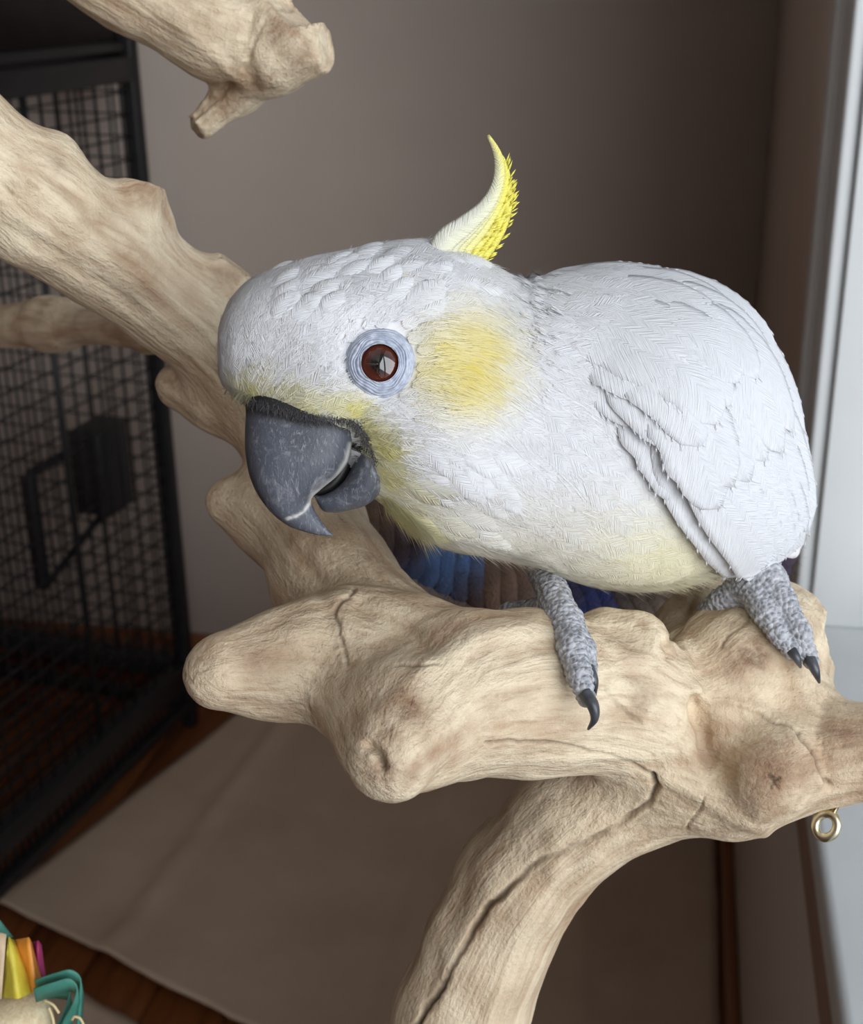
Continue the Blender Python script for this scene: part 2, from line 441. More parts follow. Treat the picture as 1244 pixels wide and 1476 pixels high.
# food-cup holder clipped inside the side panel
hz = post_z(245, 590)
q0 = c00 - e1*.10 + e2*.03 + up*hz
fr = MB()
a = q0; b = q0 - e1*.26
fr.bar(a, b, .014, .014).bar(b, b-up*.20, .018, .018, e1).bar(a, a-up*.12, .012, .012, e1).bar(a-up*.12-e1*.01, b-up*.20, .010, .010)
fr.box((-.045,-.03,-.13),(.045,.03,.02), np.array([[*( -e1[:1]),0,0,0]]*0 + [[-e1[0], e2[0], 0, (a-e1*.06)[0]],[-e1[1], e2[1], 0, (a-e1*.06)[1]],[0,0,1,(a-e1*.06)[2]],[0,0,0,1]]))
bevel(fr.build('cup_holder', M['black'], cage), .002)
# wooden block toy hanging inside the cage
tw = c00 - e1*.56 + e2*.12
toyc = empty('block_toy', (tw[0], tw[1], hz-.16), 'chain of wooden blocks hanging inside the bird cage', 'bird toy')
MB().tube([np.array([tw[0],tw[1],hz-.16]), np.array([tw[0],tw[1],zt-.01])], .003, 8).build('cord', flat('hemp_cord', srgb(120,100,80), .9), toyc, True)
for k, (cc, h) in enumerate(((srgb(226,128,66),.035),(srgb(120,112,108),.06),(srgb(92,44,34),.04),(srgb(170,160,140),.05),(srgb(150,130,105),.05))):
    z = hz-.16 + [0,.037,.099,.141,.193][k]
    o = MB().box((tw[0]-.035, tw[1]-.035, z), (tw[0]+.035, tw[1]+.035, z+h)).build('block', flat('block_paint_%d' % k, cc, .7), toyc); bevel(o, .006)
# ================================================================== the wooden perch tree
t = NT('java_wood'); t.set(Roughness=.72)
gr = t.attr('grain'); ti = t.attr('tint'); ck = t.attr('crack')
fine = t.noise(420, 4, .65); mid = t.noise(38, 4, .6); big = t.noise(11, 3)
base = t.mix(ti, srgb(230,214,186), srgb(142,96,62))
base = t.mix(t.math('MULTIPLY', t.math('SUBTRACT', mid, .46, True), 2.4, True), base, srgb(190,160,130))
base = t.mix(t.math('MULTIPLY', t.math('SUBTRACT', big, .5, True), 1.6, True), base, srgb(206,180,148))
base = t.mix(t.math('MULTIPLY', gr, .62, True), base, srgb(146,108,78))
base = t.mix(t.math('MULTIPLY', t.math('SUBTRACT', fine, .56, True), 1.6, True), base, srgb(238,226,202))
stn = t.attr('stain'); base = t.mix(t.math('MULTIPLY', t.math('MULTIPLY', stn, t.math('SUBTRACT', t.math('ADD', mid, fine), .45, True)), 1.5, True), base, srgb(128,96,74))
gvn = t.noise(420, 5, .62, t.attr('gv', True), .35); gvb = t.noise(130, 3, .5, t.attr('gv', True), .3)
base = t.mix(t.math('MULTIPLY', t.math('SUBTRACT', gvn, .50, True), 2.2, True), base, srgb(150,116,88))
base = t.mix(t.math('MULTIPLY', t.math('SUBTRACT', gvb, .54, True), 2.4, True), base, srgb(164,128,98))
base = t.mix(ck, base, srgb(52,34,24))
t.color(base)
h = t.math('ADD', t.math('MULTIPLY', fine, .42), t.math('MULTIPLY', mid, .22))
t.bump(t.math('SUBTRACT', t.math('SUBTRACT', h, t.math('MULTIPLY', gr, .30)), t.math('ADD', t.math('MULTIPLY', gvn, .55), t.math('MULTIPLY', gvb, .5))), .0022, 1.0)
t.b.inputs['Specular IOR Level'].default_value = .3
M['wood'] = t.m

TREE = []   # (a, b, ra, rb, tint); tint: weathered ends, and shade painted as brown
def limb(*pts, tint=0.0):
    """pts: (u, v, depth, radius in photo pixels[, tint])"""
    for p, q in zip(pts[:-1], pts[1:]):
        ta = p[4] if len(p) > 4 else tint; tb = q[4] if len(q) > 4 else tint
        TREE.append((P(*p[:3]), P(*q[:3]), p[3]*p[2]/F, q[3]*q[2]/F, (ta+tb)/2))
# perch limb under the bird, with the near knob
limb((566,1092,.405,62,.17),(600,1045,.425,84,.10),(680,1003,.445,104,.04),(770,1002,.460,106,.01),(880,1012,.475,92),(985,1035,.490,92,.03))
limb((545,1070,.415,52,.18),(520,990,.45,80,.15))
# blunt finger pointing left
limb((322,967,.440,54,.30),(400,962,.452,66,.26),(500,940,.465,82,.20),(600,950,.462,88,.10))  # brown tint: weathered tip plus some painted shade
# limb climbing behind the head to the upper left
limb((560,930,.480,88,.15),(485,840,.515,84,.27),(432,745,.545,80,.30),(426,645,.560,62,.27),(343,530,.560,60,.14),(245,432,.545,66,.04),(150,365,.525,72,.01),(55,300,.505,82),(-110,175,.475,92),(-330,-10,.46,95))  # shade behind the head painted in as brown tint
limb((328,724,.545,32,.27),(375,738,.545,46,.24),(432,745,.545,60,.21))
limb((258,556,.575,35,.30),(310,580,.57,36,.28),(400,625,.565,40,.24))
limb((78,226,.500,24),(60,275,.505,50))
limb((205,284,.522,36,.03),(150,350,.53,52)); limb((225,330,.53,26,.03),(215,390,.54,50))
limb((330,394,.548,27,.03),(270,440,.55,44)); limb((335,425,.55,24,.03),(300,470,.555,44))
# thin limb running left behind it
limb((300,500,.60,24,.27),(215,474,.66,25,.30),(90,470,.74,29,.30),(70,468,.75,31,.30),(-120,476,.84,30,.30))  # tinted brown all along to paint its shade
# upper limb with sawn stubs
limb((385,68,.575,52,.01),(300,38,.575,62),(180,-35,.57,70),(20,-130,.55,74),(-150,-190,.52,80),(-330,-10,.46,90))
limb((474,70,.562,31,.04),(405,76,.57,40,.03)); limb((402,14,.565,30,.07),(385,60,.575,42,.03)); limb((425,52,.562,30,.06),(400,70,.57,40,.03))
limb((276,192,.60,20,.21),(345,134,.59,23,.09),(375,95,.58,32,.03))
# junction on the right with its burl, stubs and the limb behind
limb((930,1060,.490,84,.03),(1000,1085,.490,90,.04),(1060,1105,.485,78,.06),(1108,1112,.463,60,.09))
limb((1060,1130,.487,64,.03),(1170,1092,.478,66,.04),(1300,1080,.470,74,.06))
limb((1000,1050,.495,80,.03),(1050,975,.495,84,.03),(1095,930,.505,78,.04),(1125,905,.515,62,.03))
limb((1165,912,.505,22,.03),(1160,960,.500,24,.03),(1140,1020,.490,40,.03))
limb((1090,985,.49,70,.03),(1180,1050,.485,40,.03))
limb((960,990,.50,50,.03),(985,905,.53,36),(1030,825,.57,42),(1075,730,.63,42))
limb((925,920,.468,28,.04),(900,965,.470,66,.03)); limb((870,905,.47,18,.01),(900,965,.470,50,.03))
# trunk
limb((985,1100,.500,84,.03),(915,1132,.505,80,.03),(828,1178,.512,82,.17),(752,1260,.522,82,.21),(703,1350,.532,84,.18),(668,1450,.540,88,.15),(640,1560,.55,94,.03),(622,1680,.56,104,.03),(610,1800,.58,112,.03))  # brown tint on the upper trunk stands in for shade
prims = [(a,b,ra,rb) for a,b,ra,rb,_ in TREE]
CUT = [((470,70,.562),(1,-.05,.35),40),((282,187,.60),(-.75,-.62,.2),34),((210,264,.522),(.15,1,.1),46),((344,384,.548),(.6,.8,.1),36),((1180,930,.505),(1,.1,.05),34),((420,22,.562),(.55,.65,.5),34)]
CUTS = [(P(*c), ROT @ (np.array(n_)/np.linalg.norm(n_)), r*c[2]/F) for c, n_, r in CUT]
V, Q = surface_nets(prims, .0018, .0042, cuts=CUTS)
N = vnormals(V, Q)
# weights of the limbs at each vertex -> tint and grain direction
GV = np.zeros((len(V), 3)); W = np.zeros(len(V)); TI = np.zeros(len(V)); G = np.zeros((len(V), 3))
for a,b,ra,rb,tt in TREE:
    d = cone_d(V, a, b, ra, rb); w = np.exp(-np.clip(d/.008, -6, 12)); ax = (b-a)/(np.linalg.norm(b-a)+1e-9)
    tq = np.clip(((V-a)@(b-a))/((b-a)@(b-a)), -.5, 1.5); GV += w[:, None]*((V-a-tq[:, None]*(b-a)) + .11*(a+tq[:, None]*(b-a)))
    W += w; TI += w*tt; s = np.sign(np.sum(G*ax, 1)); s[s == 0] = 1; G += (w*s)[:, None]*ax
TI = TI/W; GV /= W[:, None]; G /= np.linalg.norm(G, axis=1)[:, None]+1e-9
G -= N*np.sum(G*N, 1)[:, None]; G /= np.linalg.norm(G, axis=1)[:, None]+1e-9
def streaks(V, G, f, L, n=9):
    r = 0
    for s in np.linspace(-L, L, n): r = r + vnoise((V + G*s)*f)
    return r/n
gr1 = streaks(V, G, 230, .012); gr2 = streaks(V, G, 90, .03)
grain = np.clip(gr1*1.5 + gr2*1.3, -1, 1)
lump = fbm(V*26, 3)*.0014 + fbm(V*70+5, 2)*.00045
V = V + N*(lump + gr2*.0009 - np.maximum(0, grain)*.0003)[:, None]
# cracks and folds: photo polylines pressed into the surface they lie on
CR = [  # points, width px, depth m, darkness
 ([(511,849),(491,866),(482,884),(489,902),(495,928),(500,955)], 2.6, .0016, .95),
 ([(700,1071),(766,1069),(831,1077),(888,1093),(919,1104),(940,1117)], 2.4, .0013, .75),
 ([(940,1117),(947,1134),(936,1156),(892,1189),(844,1213),(787,1235),(766,1247),(727,1284),(693,1323),(664,1374),(631,1431),(602,1476),(585,1510)], 4.2, .0030, .95),
 ([(875,990),(892,1018),(923,1042)], 3.2, .0012, .5), ([(850,960),(862,985),(885,1010)], 4, .001, 0.),
 ([(1150,1055),(1177,1090),(1194,1130)], 3.2, .0018, .7), ([(1064,1018),(1111,1038),(1142,1047),(1150,1055)], 2.2, .001, .5),
 ([(1000,1006),(1006,1035),(1015,1065),(1023,1103)], 9, .0036, 0.), ([(1085,885),(1050,915),(1041,933)], 1.8, .0008, .6),
 ([(573,959),(600,957),(635,955)], 2.0, .001, .6), ([(531,1075),(541,1082),(548,1094),(552,1106)], 6.0, .004, .4),
 ([(1108,1118),(1116,1126),(1124,1122)], 2.6, .0012, .8), ([(1116,1126),(1112,1136)], 2.2, .001, .8), ([(1116,1126),(1122,1138)], 2.0, .001, .7),
 ([(990,1195),(1010,1165),(1014,1152)], 2.2, .001, .5),
 ([(1000,860),(960,930),(965,945)], 5, .002, 0.), ([(1065,935),(1085,940),(1095,955)], 4, .001, .6), ([(1080,950),(1100,965)], 3, .0008, .5),
 ([(380,30),(350,100)], 4, .0014, 0.), ([(398,12),(420,14)], 4, .001, .4), ([(5,268),(18,280)], 3, .001, .5), ([(268,178),(330,125)], 5, .0035, 0.),
]
RIDGE = [  # broad folds of the wood: points, width px, height m
 ([(1000,1000),(1040,1012),(1085,1022),(1130,1045),(1165,1085),(1178,1125)], 13, .0024), ([(985,930),(990,975),(998,1000)], 12, .0018),
 ([(560,1020),(620,960),(690,920),(770,900)], 16, .0016), ([(520,870),(560,900),(620,930)], 14, -.0020), ([(960,1120),(1000,1140),(1050,1175),(1100,1195)], 12, .0016),
 ([(1012,1020),(1018,1060),(1035,1110)], 20, -.0040), ([(885,930),(905,950),(935,945),(945,920)], 8, .0012), ([(870,960),(900,985),(930,1020)], 8, .0012),
 ([(700,1150),(680,1230),(650,1330),(615,1440)], 16, -.0012), ([(800,1250),(760,1310),(725,1400),(700,1476)], 14, .0012), ([(860,1240),(810,1300),(775,1390)], 9, .0012),
 ([(20,230),(110,320),(230,430)], 14, .0014), ([(0,330),(90,370),(200,450)], 14, -.0012), ([(230,20),(300,70),(350,120)], 9, .0012), ([(362,20),(352,70),(368,125)], 8, -.0014),
 ([(440,800),(470,870),(480,920)], 12, -.0014), ([(420,905),(440,950),(450,1010)], 10, .0010), ([(1190,1010),(1180,1060),(1195,1130)], 9, -.0016), ([(1075,935),(1110,940),(1140,985)], 12, -.0016)]
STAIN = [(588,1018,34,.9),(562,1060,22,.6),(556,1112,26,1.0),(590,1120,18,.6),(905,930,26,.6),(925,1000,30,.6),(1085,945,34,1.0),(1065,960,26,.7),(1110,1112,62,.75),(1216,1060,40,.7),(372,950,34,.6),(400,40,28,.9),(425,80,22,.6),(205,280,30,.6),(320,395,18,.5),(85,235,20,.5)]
def seg_dist(u, v, pts):
    best = np.full(len(u), 1e9)
    for (x0,y0),(x1,y1) in zip(pts[:-1], pts[1:]):
        dx, dy = x1-x0, y1-y0; tt = np.clip(((u-x0)*dx+(v-y0)*dy)/(dx*dx+dy*dy), 0, 1)
        best = np.minimum(best, np.hypot(u-x0-tt*dx, v-y0-tt*dy))
    return best
tree_bvh = BVHTree.FromPolygons([tuple(p) for p in V], [tuple(int(i) for i in q) for q in Q])
def visible(Vp, tol=.006):
    out = np.zeros(len(Vp), bool); o = Vector(CAM)
    for i, p in enumerate(Vp):
        d = Vector(p)-o; L = d.length; h = tree_bvh.ray_cast(o, d/L)
        out[i] = h[0] is not None and h[3] > L-tol
    return out
# refine the mesh near the cracks
u, v, _ = projv(V); near = np.zeros(len(V), bool)
def fractal(pts, it=3, amp=.055):
    rr = np.random.default_rng(int(sum(p[0]*7+p[1] for p in pts)))
    for _ in range(it):
        q = [pts[0]]
        for (x0,y0),(x1,y1) in zip(pts[:-1], pts[1:]):
            L_ = math.hypot(x1-x0, y1-y0); o_ = rr.normal(0, amp)*min(L_, 24)
            q += [((x0+x1)/2 - (y1-y0)/(L_+1e-6)*o_, (y0+y1)/2 + (x1-x0)/(L_+1e-6)*o_), (x1,y1)]
        pts = q
    return pts
CR = [(fractal(c[0]),)+c[1:] for c in CR]
rdg = np.zeros(len(V)); rn = np.zeros(len(V), bool)
for pts, wd, ht in RIDGE: rn |= seg_dist(u, v, pts) < wd*2.4
ri = np.where(rn)[0]; rvis = np.zeros(len(V)); rvis[ri] = visible(V[ri])
for pts, wd, ht in RIDGE:
    rdg += ht*np.exp(-(seg_dist(u, v, pts)/wd)**2)*rvis*(1+.3*vnoise(V*120))
V = V + N*rdg[:, None]; N = vnormals(V, Q)
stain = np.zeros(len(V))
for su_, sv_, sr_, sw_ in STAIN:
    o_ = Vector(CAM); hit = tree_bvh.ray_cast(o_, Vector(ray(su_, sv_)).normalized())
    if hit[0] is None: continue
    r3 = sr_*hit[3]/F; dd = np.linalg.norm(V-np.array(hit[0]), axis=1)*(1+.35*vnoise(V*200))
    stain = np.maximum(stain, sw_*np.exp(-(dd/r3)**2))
u, v, _ = projv(V)
for pts, wd, dp, dk in CR: near |= seg_dist(u, v, pts) < wd*1.6+9
ci = np.where(near)[0]; vis = np.zeros(len(V), bool); vis[ci] = visible(V[ci])
selq = vis[Q].any(1)
quads = Q[~selq]; cut = Q[selq]
# each selected quad becomes an n x n patch (borders stay coincident with a T-junction-free ring of welded points)
n = 3
sp = np.linspace(0, 1, n+1); S, T_ = np.meshgrid(sp, sp, indexing='ij')
wts = np.stack([(1-S)*(1-T_), S*(1-T_), S*T_, (1-S)*T_], -1).reshape(-1, 4)
def patch(arr): return np.einsum('kc,mc...->mk...', wts, arr[cut]).reshape((-1,)+arr.shape[1:])
PV = patch(V); PN = patch(N); PG = patch(grain); PT = patch(TI); PS = patch(stain); PGV = patch(GV)
i = np.arange((n+1)*(n+1)).reshape(n+1, n+1)
pq = np.stack([i[:-1,:-1], i[1:,:-1], i[1:,1:], i[:-1,1:]], -1).reshape(-1,4)
PQ = (pq[None] + (np.arange(len(cut))*(n+1)**2)[:, None, None]).reshape(-1,4)
key = np.round(PV/1e-6).astype(np.int64)
_, first, inv = np.unique(key, axis=0, return_index=True, return_inverse=True); inv = inv.ravel()
PV, PN, PG, PT, PS, PGV = PV[first], PN[first], PG[first], PT[first], PS[first], PGV[first]; PQ = inv[PQ]
nb = len(V)
V2 = np.vstack([V, PV]); N2 = np.vstack([N, PN]); gr_ = np.concatenate([grain, PG]); ti_ = np.concatenate([TI, PT])
Qall = np.vstack([quads, PQ+nb])
crack = np.zeros(len(V2)); u, v, _ = projv(V2)
seen = np.concatenate([vis, np.ones(len(PV), bool)])
disp = np.zeros(len(V2))
for pts, wd, dp, dk in CR:
    wob = wd*(1+.35*vnoise(V2*300)); d = seg_dist(u + 2.0*vnoise(V2*140), v + 2.0*vnoise(V2*140+9), pts)
    p = np.exp(-(d/wob)**2)*seen*np.clip(.75+.5*vnoise(V2*90+31), .2, 1)
    disp = np.maximum(disp, p*dp); crack = np.maximum(crack, np.clip(p*1.3-.1, 0, 1)*dk*.7)
V2 = V2 - N2*disp[:, None]
base_pt = np.array([P(610,1800,.58)[0], P(610,1800,.58)[1], 0])
tree = empty('perch_tree', base_pt, 'pale sandblasted hardwood perch tree with knobby branches and sawn stubs', 'perch')
mesh_np('branch', V2, [Qall], M['wood'], tree, attrs={'grain': gr_, 'tint': np.clip(ti_, 0, 1), 'crack': crack, 'stain': np.concatenate([stain, PS]), 'gv': np.vstack([GV, PGV])})
# lower trunk down to the floor, with a flared foot
top = P(618,1720,.568); pts = [lerp(top, base_pt, s)+np.array([.012*math.sin(s*6), .01*math.sin(s*4), 0]) for s in np.linspace(0,1,14)]
MB().tube(pts, [.033+.012*max(0,(s-.75)/.25)**2 for s in np.linspace(0,1,14)], 28).build('trunk', M['wood'], tree, True)
bt = MB(); ang = np.linspace(0, 2*np.pi, 40, endpoint=False)
ring = lambda r, z: np.stack([base_pt[0]+r*np.cos(ang)*(1+.05*np.sin(3*ang)), base_pt[1]+r*np.sin(ang)*(1+.05*np.sin(3*ang)), np.full(40, z)], 1)
rings = [ring(.001,.0125),ring(.17,.0125),ring(.178,.02),ring(.178,.034),ring(.17,.04),ring(.04,.042)]
bt.add(np.vstack(rings), [[a*40+k, a*40+(k+1)%40, (a+1)*40+(k+1)%40, (a+1)*40+k] for a in range(5) for k in range(40)])
bt.build('base', M['wood'], tree, True)

# screw eye under the right-hand stub
t = NT('brass_plated_steel'); t.set(Metallic=1.0, Roughness=.28); t.color(t.ramp(t.noise(300, 3), [(.3, srgb(200,186,150)), (.7, srgb(236,228,204))])); M['ring'] = t.m
rc = P(1191,1190,.470)
se = empty('screw_eye', P(1196,1150,.475), 'small brass-coloured metal screw eye hanging under the burl of the perch tree', 'screw eye')
ax1 = ROT @ np.array([.42,.90,.1]); ax2 = ROT @ np.array([.75,-.38,.5]); ax2 -= ax1*ax1.dot(ax2)/ax1.dot(ax1); ax1 /= np.linalg.norm(ax1); ax2 /= np.linalg.norm(ax2)
aa = np.linspace(0, 2*np.pi, 48, endpoint=False)
MB().tube([rc + .0043*math.cos(a)*ax1 + .0036*math.sin(a)*ax2 for a in aa], .0016, 12, closed=True).build('eye', M['ring'], se, True)
MB().tube([rc+ax1*.0046, rc+ax1*.016], .0011, 12).build('shank', M['ring'], se, True)
# ================================================================== the cockatoo
def plume_mat(name, use_bn):
  global t, cc, bn
  t = NT(name); t.set(Roughness=.62)
  cc = t.n('ShaderNodeAttribute'); cc.attribute_name = 'Col'
  fu = t.attr('fuv', True); sx = t.n('ShaderNodeSeparateXYZ'); t.l(fu, sx.inputs[0])
  bar = t.math('SUBTRACT', sx.outputs[1], t.math('MULTIPLY', t.math('ABSOLUTE', sx.outputs[0]), 1.3))
  cb = t.n('ShaderNodeCombineXYZ'); t.l(t.math('MULTIPLY', bar, 1500), cb.inputs[0]); t.l(t.math('MULTIPLY', sx.outputs[0], 160), cb.inputs[1]); t.l(sx.outputs[2], cb.inputs[2])
  nb_ = t.noise(1.0, 2, .5, cb.outputs[0])
  t.color(cc.outputs['Color'])
  bn = t.attr('bn', True)
  t.bump(nb_, .0010, .75, bn if use_bn else None)
  t.b.inputs['Subsurface Weight'].default_value = .18; t.b.inputs['Subsurface Radius'].default_value = (.004,.003,.002); t.b.inputs['Subsurface Scale'].default_value = 1.0
  t.b.inputs['Specular IOR Level'].default_value = .2
  tl_ = t.n('ShaderNodeBsdfTranslucent'); t.l(cc.outputs['Color'], tl_.inputs[0]); (t.l(bn, tl_.inputs['Normal']) if use_bn else None)
  mx = t.n('ShaderNodeMixShader'); mx.inputs[0].default_value = .06
  if use_bn: M['skinwhite'] = t.m.copy()
  t.l(t.b.outputs[0], mx.inputs[1]); t.l(tl_.outputs[0], mx.inputs[2]); t.l(mx.outputs[0], t.out.inputs[0])
  return t.m


M['plume'] = plume_mat('white_plumage', True); M['feather'] = plume_mat('white_feather', False)
bird = empty('cockatoo', P(905,905,.475), 'white cockatoo with yellow crest and cheek leaning forward on the perch', 'bird')

# ---- body: rings between the upper and the lower outline; (Tu,Tv, Bu,Bv, depth, half thickness in m)
ST = [
 (314,500, 314,512, .446,.0010),
 (316,478, 317,540, .446,.0085),
 (325,448, 328,560, .446,.0145),
 (345,418, 352,582, .447,.0200),
 (385,394, 400,612, .448,.0245),
 (440,375, 460,655, .450,.0280),
 (520,360, 535,712, .453,.0310),
 (600,348, 592,757, .457,.0335),
 (655,356, 642,788, .461,.0355),
 (715,388, 705,800, .466,.0385),
 (758,406, 765,812, .471,.0420),
 (810,390, 830,836, .477,.0460),
 (880,383, 890,848, .484,.0490),
 (955,390, 955,848, .492,.0500),
 (1025,417, 1025,832, .500,.0485),
 (1085,462, 1085,812, .508,.0450),
 (1128,528, 1128,792, .516,.0390),
 (1155,605, 1150,772, .524,.0280),
 (1165,665, 1162,740, .528,.0150),
 (1167,695, 1167,705, .530,.0010)]
NR, NP = 180, 128
S6 = np.array([((a+c)/2, (b+d)/2, (a-c)/2, (b-d)/2, e, f) for a,b,c,d,e,f in ST])
R6 = spline(S6, NR)
ph = np.arange(NP)*2*np.pi/NP
cs, sn = np.cos(ph), np.sin(ph)
sq = lambda x, p: np.sign(x)*np.abs(x)**p
BU = R6[:,0:1] + R6[:,2:3]*sq(cs,.94)[None]; BVv = R6[:,1:2] + R6[:,3:4]*sq(cs,.94)[None]
BD = R6[:,4:5] - R6[:,5:6]*sq(sn,.94)[None]
def gauss(u, v, cu, cv, su, sv): return np.exp(-((u-cu)/su)**2-((v-cv)/sv)**2)
nearside = np.clip(sn, 0, 1)[None]
BD = BD - nearside*(.0045*gauss(BU,BVv,640,640,90,90) + .003*gauss(BU,BVv,470,440,60,40) - .004*gauss(BU,BVv,548,525,60,55) + .002*gauss(BU,BVv,600,420,60,40) - .0012*gauss(BU,BVv,770,470,40,110) - .016*gauss(BU,BVv,500,690,42,52) - .009*gauss(BU,BVv,512,628,20,24))
BP = Pv(BU, BVv, BD)                       # (NR, NP, 3)
lum = vnoise(BP*np.array([70,70,70]))*.6 + vnoise(BP*120+7)*.4
cen = BP.mean(1, keepdims=True); rdv = BP-cen; rdv /= np.linalg.norm(rdv,axis=2)[...,None]+1e-9
BP = BP + rdv*(lum*(.0010+.0014*np.exp(-((BU-560)/130)**2))*(1-np.exp(-((BU-325)/30)**2)))[...,None]*np.clip(np.abs(sn)+.15,0,1)[None,:,None]
BS = np.gradient(BP, axis=0); BT = (np.roll(BP,-1,1)-np.roll(BP,1,1))
BN = np.cross(BT, BS); BN /= np.linalg.norm(BN, axis=2)[...,None]+1e-12
ctr = BP.mean(1, keepdims=True)
if np.sum((BP-ctr)*BN) < 0: BN = -BN
BN[0] = BN[1]; BN[-1] = BN[-2]
YEL = np.array(srgb(232,212,104)[:3]); WHT = np.array(srgb(234,233,235)[:3]); CREAM = np.array(srgb(238,228,200)[:3]); LEM = np.array(srgb(240,230,150)[:3])
PINK = np.array(srgb(206,184,176)[:3])
def plumage_col(W, jit=0):
    """true feather colours: white, yellow ear patch, lemon around the beak and chin, cream belly"""
    u, v, d = projv(W); n = len(u)
    c = np.tile(WHT, (n,1))
    nz = vnoise(W*150)*.25 + vnoise(W*420+3)*.25
    def blend(w, col): 
        nonlocal c
        w = np.clip(w, 0, 1)[:, None]; c = c*(1-w) + col*w
    blend(smooth(v, 640, 850)*.75*(u > 500), CREAM)
    ear = np.exp(-(((u-664-(v-520)*-.10)/70)**2+((v-524)/82)**2)**1.6)
    blend(ear*(.78+nz*.8), YEL)
    blend(.55*np.exp(-((u-545)/60)**2-((v-470)/0.1e9)**2)*np.exp(-((v-415)/14)**2)*np.exp(-((u-572)/12)**2), LEM)
    bk = seg_dist(u, v, [(360,572),(420,590),(490,596),(515,605),(545,650),(560,720)])
    blend(np.exp(-(bk/26)**2)*(.75+nz), LEM)
    blend(.6*np.exp(-((u-575)/45)**2-((v-745)/22)**2)*(1+nz), LEM)
    blend(.35*np.exp(-((u-950)/90)**2-((v-800)/60)**2), LEM)
    blend(1.1*np.exp(-((u-511)/13)**2-((v-634)/24)**2), np.array([.035,.034,.036]))
    return np.clip(c, 0, 1)
fl = BP.reshape(-1,3)
gi = np.arange(NR*NP).reshape(NR,NP); gj = np.roll(gi,-1,1)
BQ = np.stack([gi[:-1], gi[1:], gj[1:], gj[:-1]], -1).reshape(-1,4)
n0 = np.cross(fl[BQ[0][1]]-fl[BQ[0][0]], fl[BQ[0][2]]-fl[BQ[0][0]])
mid_r = NR//2; qm = [q for q in BQ[mid_r*NP:mid_r*NP+1]][0]
if np.dot(np.cross(fl[qm[1]]-fl[qm[0]], fl[qm[2]]-fl[qm[0]]), BN.reshape(-1,3)[qm[0]]) < 0: BQ = BQ[:, ::-1]
body = mesh_np('body', fl - BN.reshape(-1,3)*.0008, [BQ], M['skinwhite'], bird, attrs={'Col': plumage_col(fl)*.985, 'bn': BN.reshape(-1,3), 'fuv': np.zeros((len(fl),3))})
body_bvh = BVHTree.FromPolygons([tuple(p) for p in fl], [tuple(int(i) for i in q) for q in BQ])
def on_body(u, v):
    o = Vector(CAM); d = Vector(ray(u, v)).normalized(); h = body_bvh.ray_cast(o, d)
    if h[0] is None:
        h = body_bvh.find_nearest(Vector(P(u, v, .48)))
    n = np.array(h[1]); p = np.array(h[0])
    if n.dot(p-CAM) > 0: n = -n
    return p, n

# ---- plumage geometry builders
def conform(X, h):
    """drop points onto the body and lift them by h along its normal"""
    sh = X.shape; X = X.reshape(-1,3); h = np.broadcast_to(h, sh[:-1]).ravel(); out = X.copy()
    for i in range(len(X)):
        r = body_bvh.find_nearest(Vector(X[i]))
        out[i] = np.array(r[0]) + np.array(r[1])*SGN*h[i]
    return out.reshape(sh)
_r = body_bvh.find_nearest(Vector(BP[NR//2, 10])); SGN = 1.0 if np.dot(np.array(_r[1]), BN[NR//2, 10]) > 0 else -1.0
class Plume:
    def __init__(s): s.V=[]; s.Q=[]; s.T=[]; s.C=[]; s.B=[]; s.U=[]; s.n=0
    def add(s, V, Q, T, C, B, U):
        s.V.append(V); s.C.append(C); s.B.append(B); s.U.append(U)
        if len(Q): s.Q.append(np.asarray(Q)+s.n)
        if len(T): s.T.append(np.asarray(T)+s.n)
        s.n += len(V)
    def build(s, name, parent, kind=None, label=None, mat=None):
        F_ = []
        if s.Q: F_.append(np.vstack(s.Q))
        if s.T: F_.append(np.vstack(s.T))
        return mesh_np(name, np.vstack(s.V), F_, mat or M['plume'], parent, True, {'Col': np.vstack(s.C), 'bn': np.vstack(s.B), 'fuv': np.vstack(s.U)}, kind, label)
def nrm(x): return x/(np.linalg.norm(x, axis=-1, keepdims=True)+1e-12)
def strands(pl, base, dirn, nor, L, wdt, lift, curl, col, bnmix=.75, fit=None):
    """many thin tapered barbs: arrays base(n,3) dirn nor, L, wdt (n,)"""
    n = len(base); side = nrm(np.cross(nor, dirn)); L = L[:,None]; w = wdt[:,None]
    lift = np.broadcast_to(lift, (n,))[:,None]; curl = np.broadcast_to(curl, (n,))[:,None]
    p0 = base; p1 = base + dirn*L*.5 + nor*lift*.7; p2 = base + dirn*L + nor*(lift-curl)
    if fit is not None:
        f0 = fit[:,None]; p1 = conform(p1, (f0+lift*.7)[:,0]); p2 = conform(p2, (f0+lift-curl)[:,0])
    V = np.stack([p0-side*w*.5, p0+side*w*.5, p1-side*w*.5, p1+side*w*.5, p2], 1).reshape(-1,3)
    i = np.arange(n)[:,None]*5
    Q = np.concatenate([i+0, i+1, i+3, i+2], 1); T = np.concatenate([i+2, i+3, i+4], 1)
    C = np.repeat(col, 5, 0); B = np.repeat(nrm(nor*bnmix + dirn*.12 + RNG.normal(0,.06,(n,3))), 5, 0)
    U = np.zeros((n*5,3)); pl.add(V, Q, T, C, B, U)
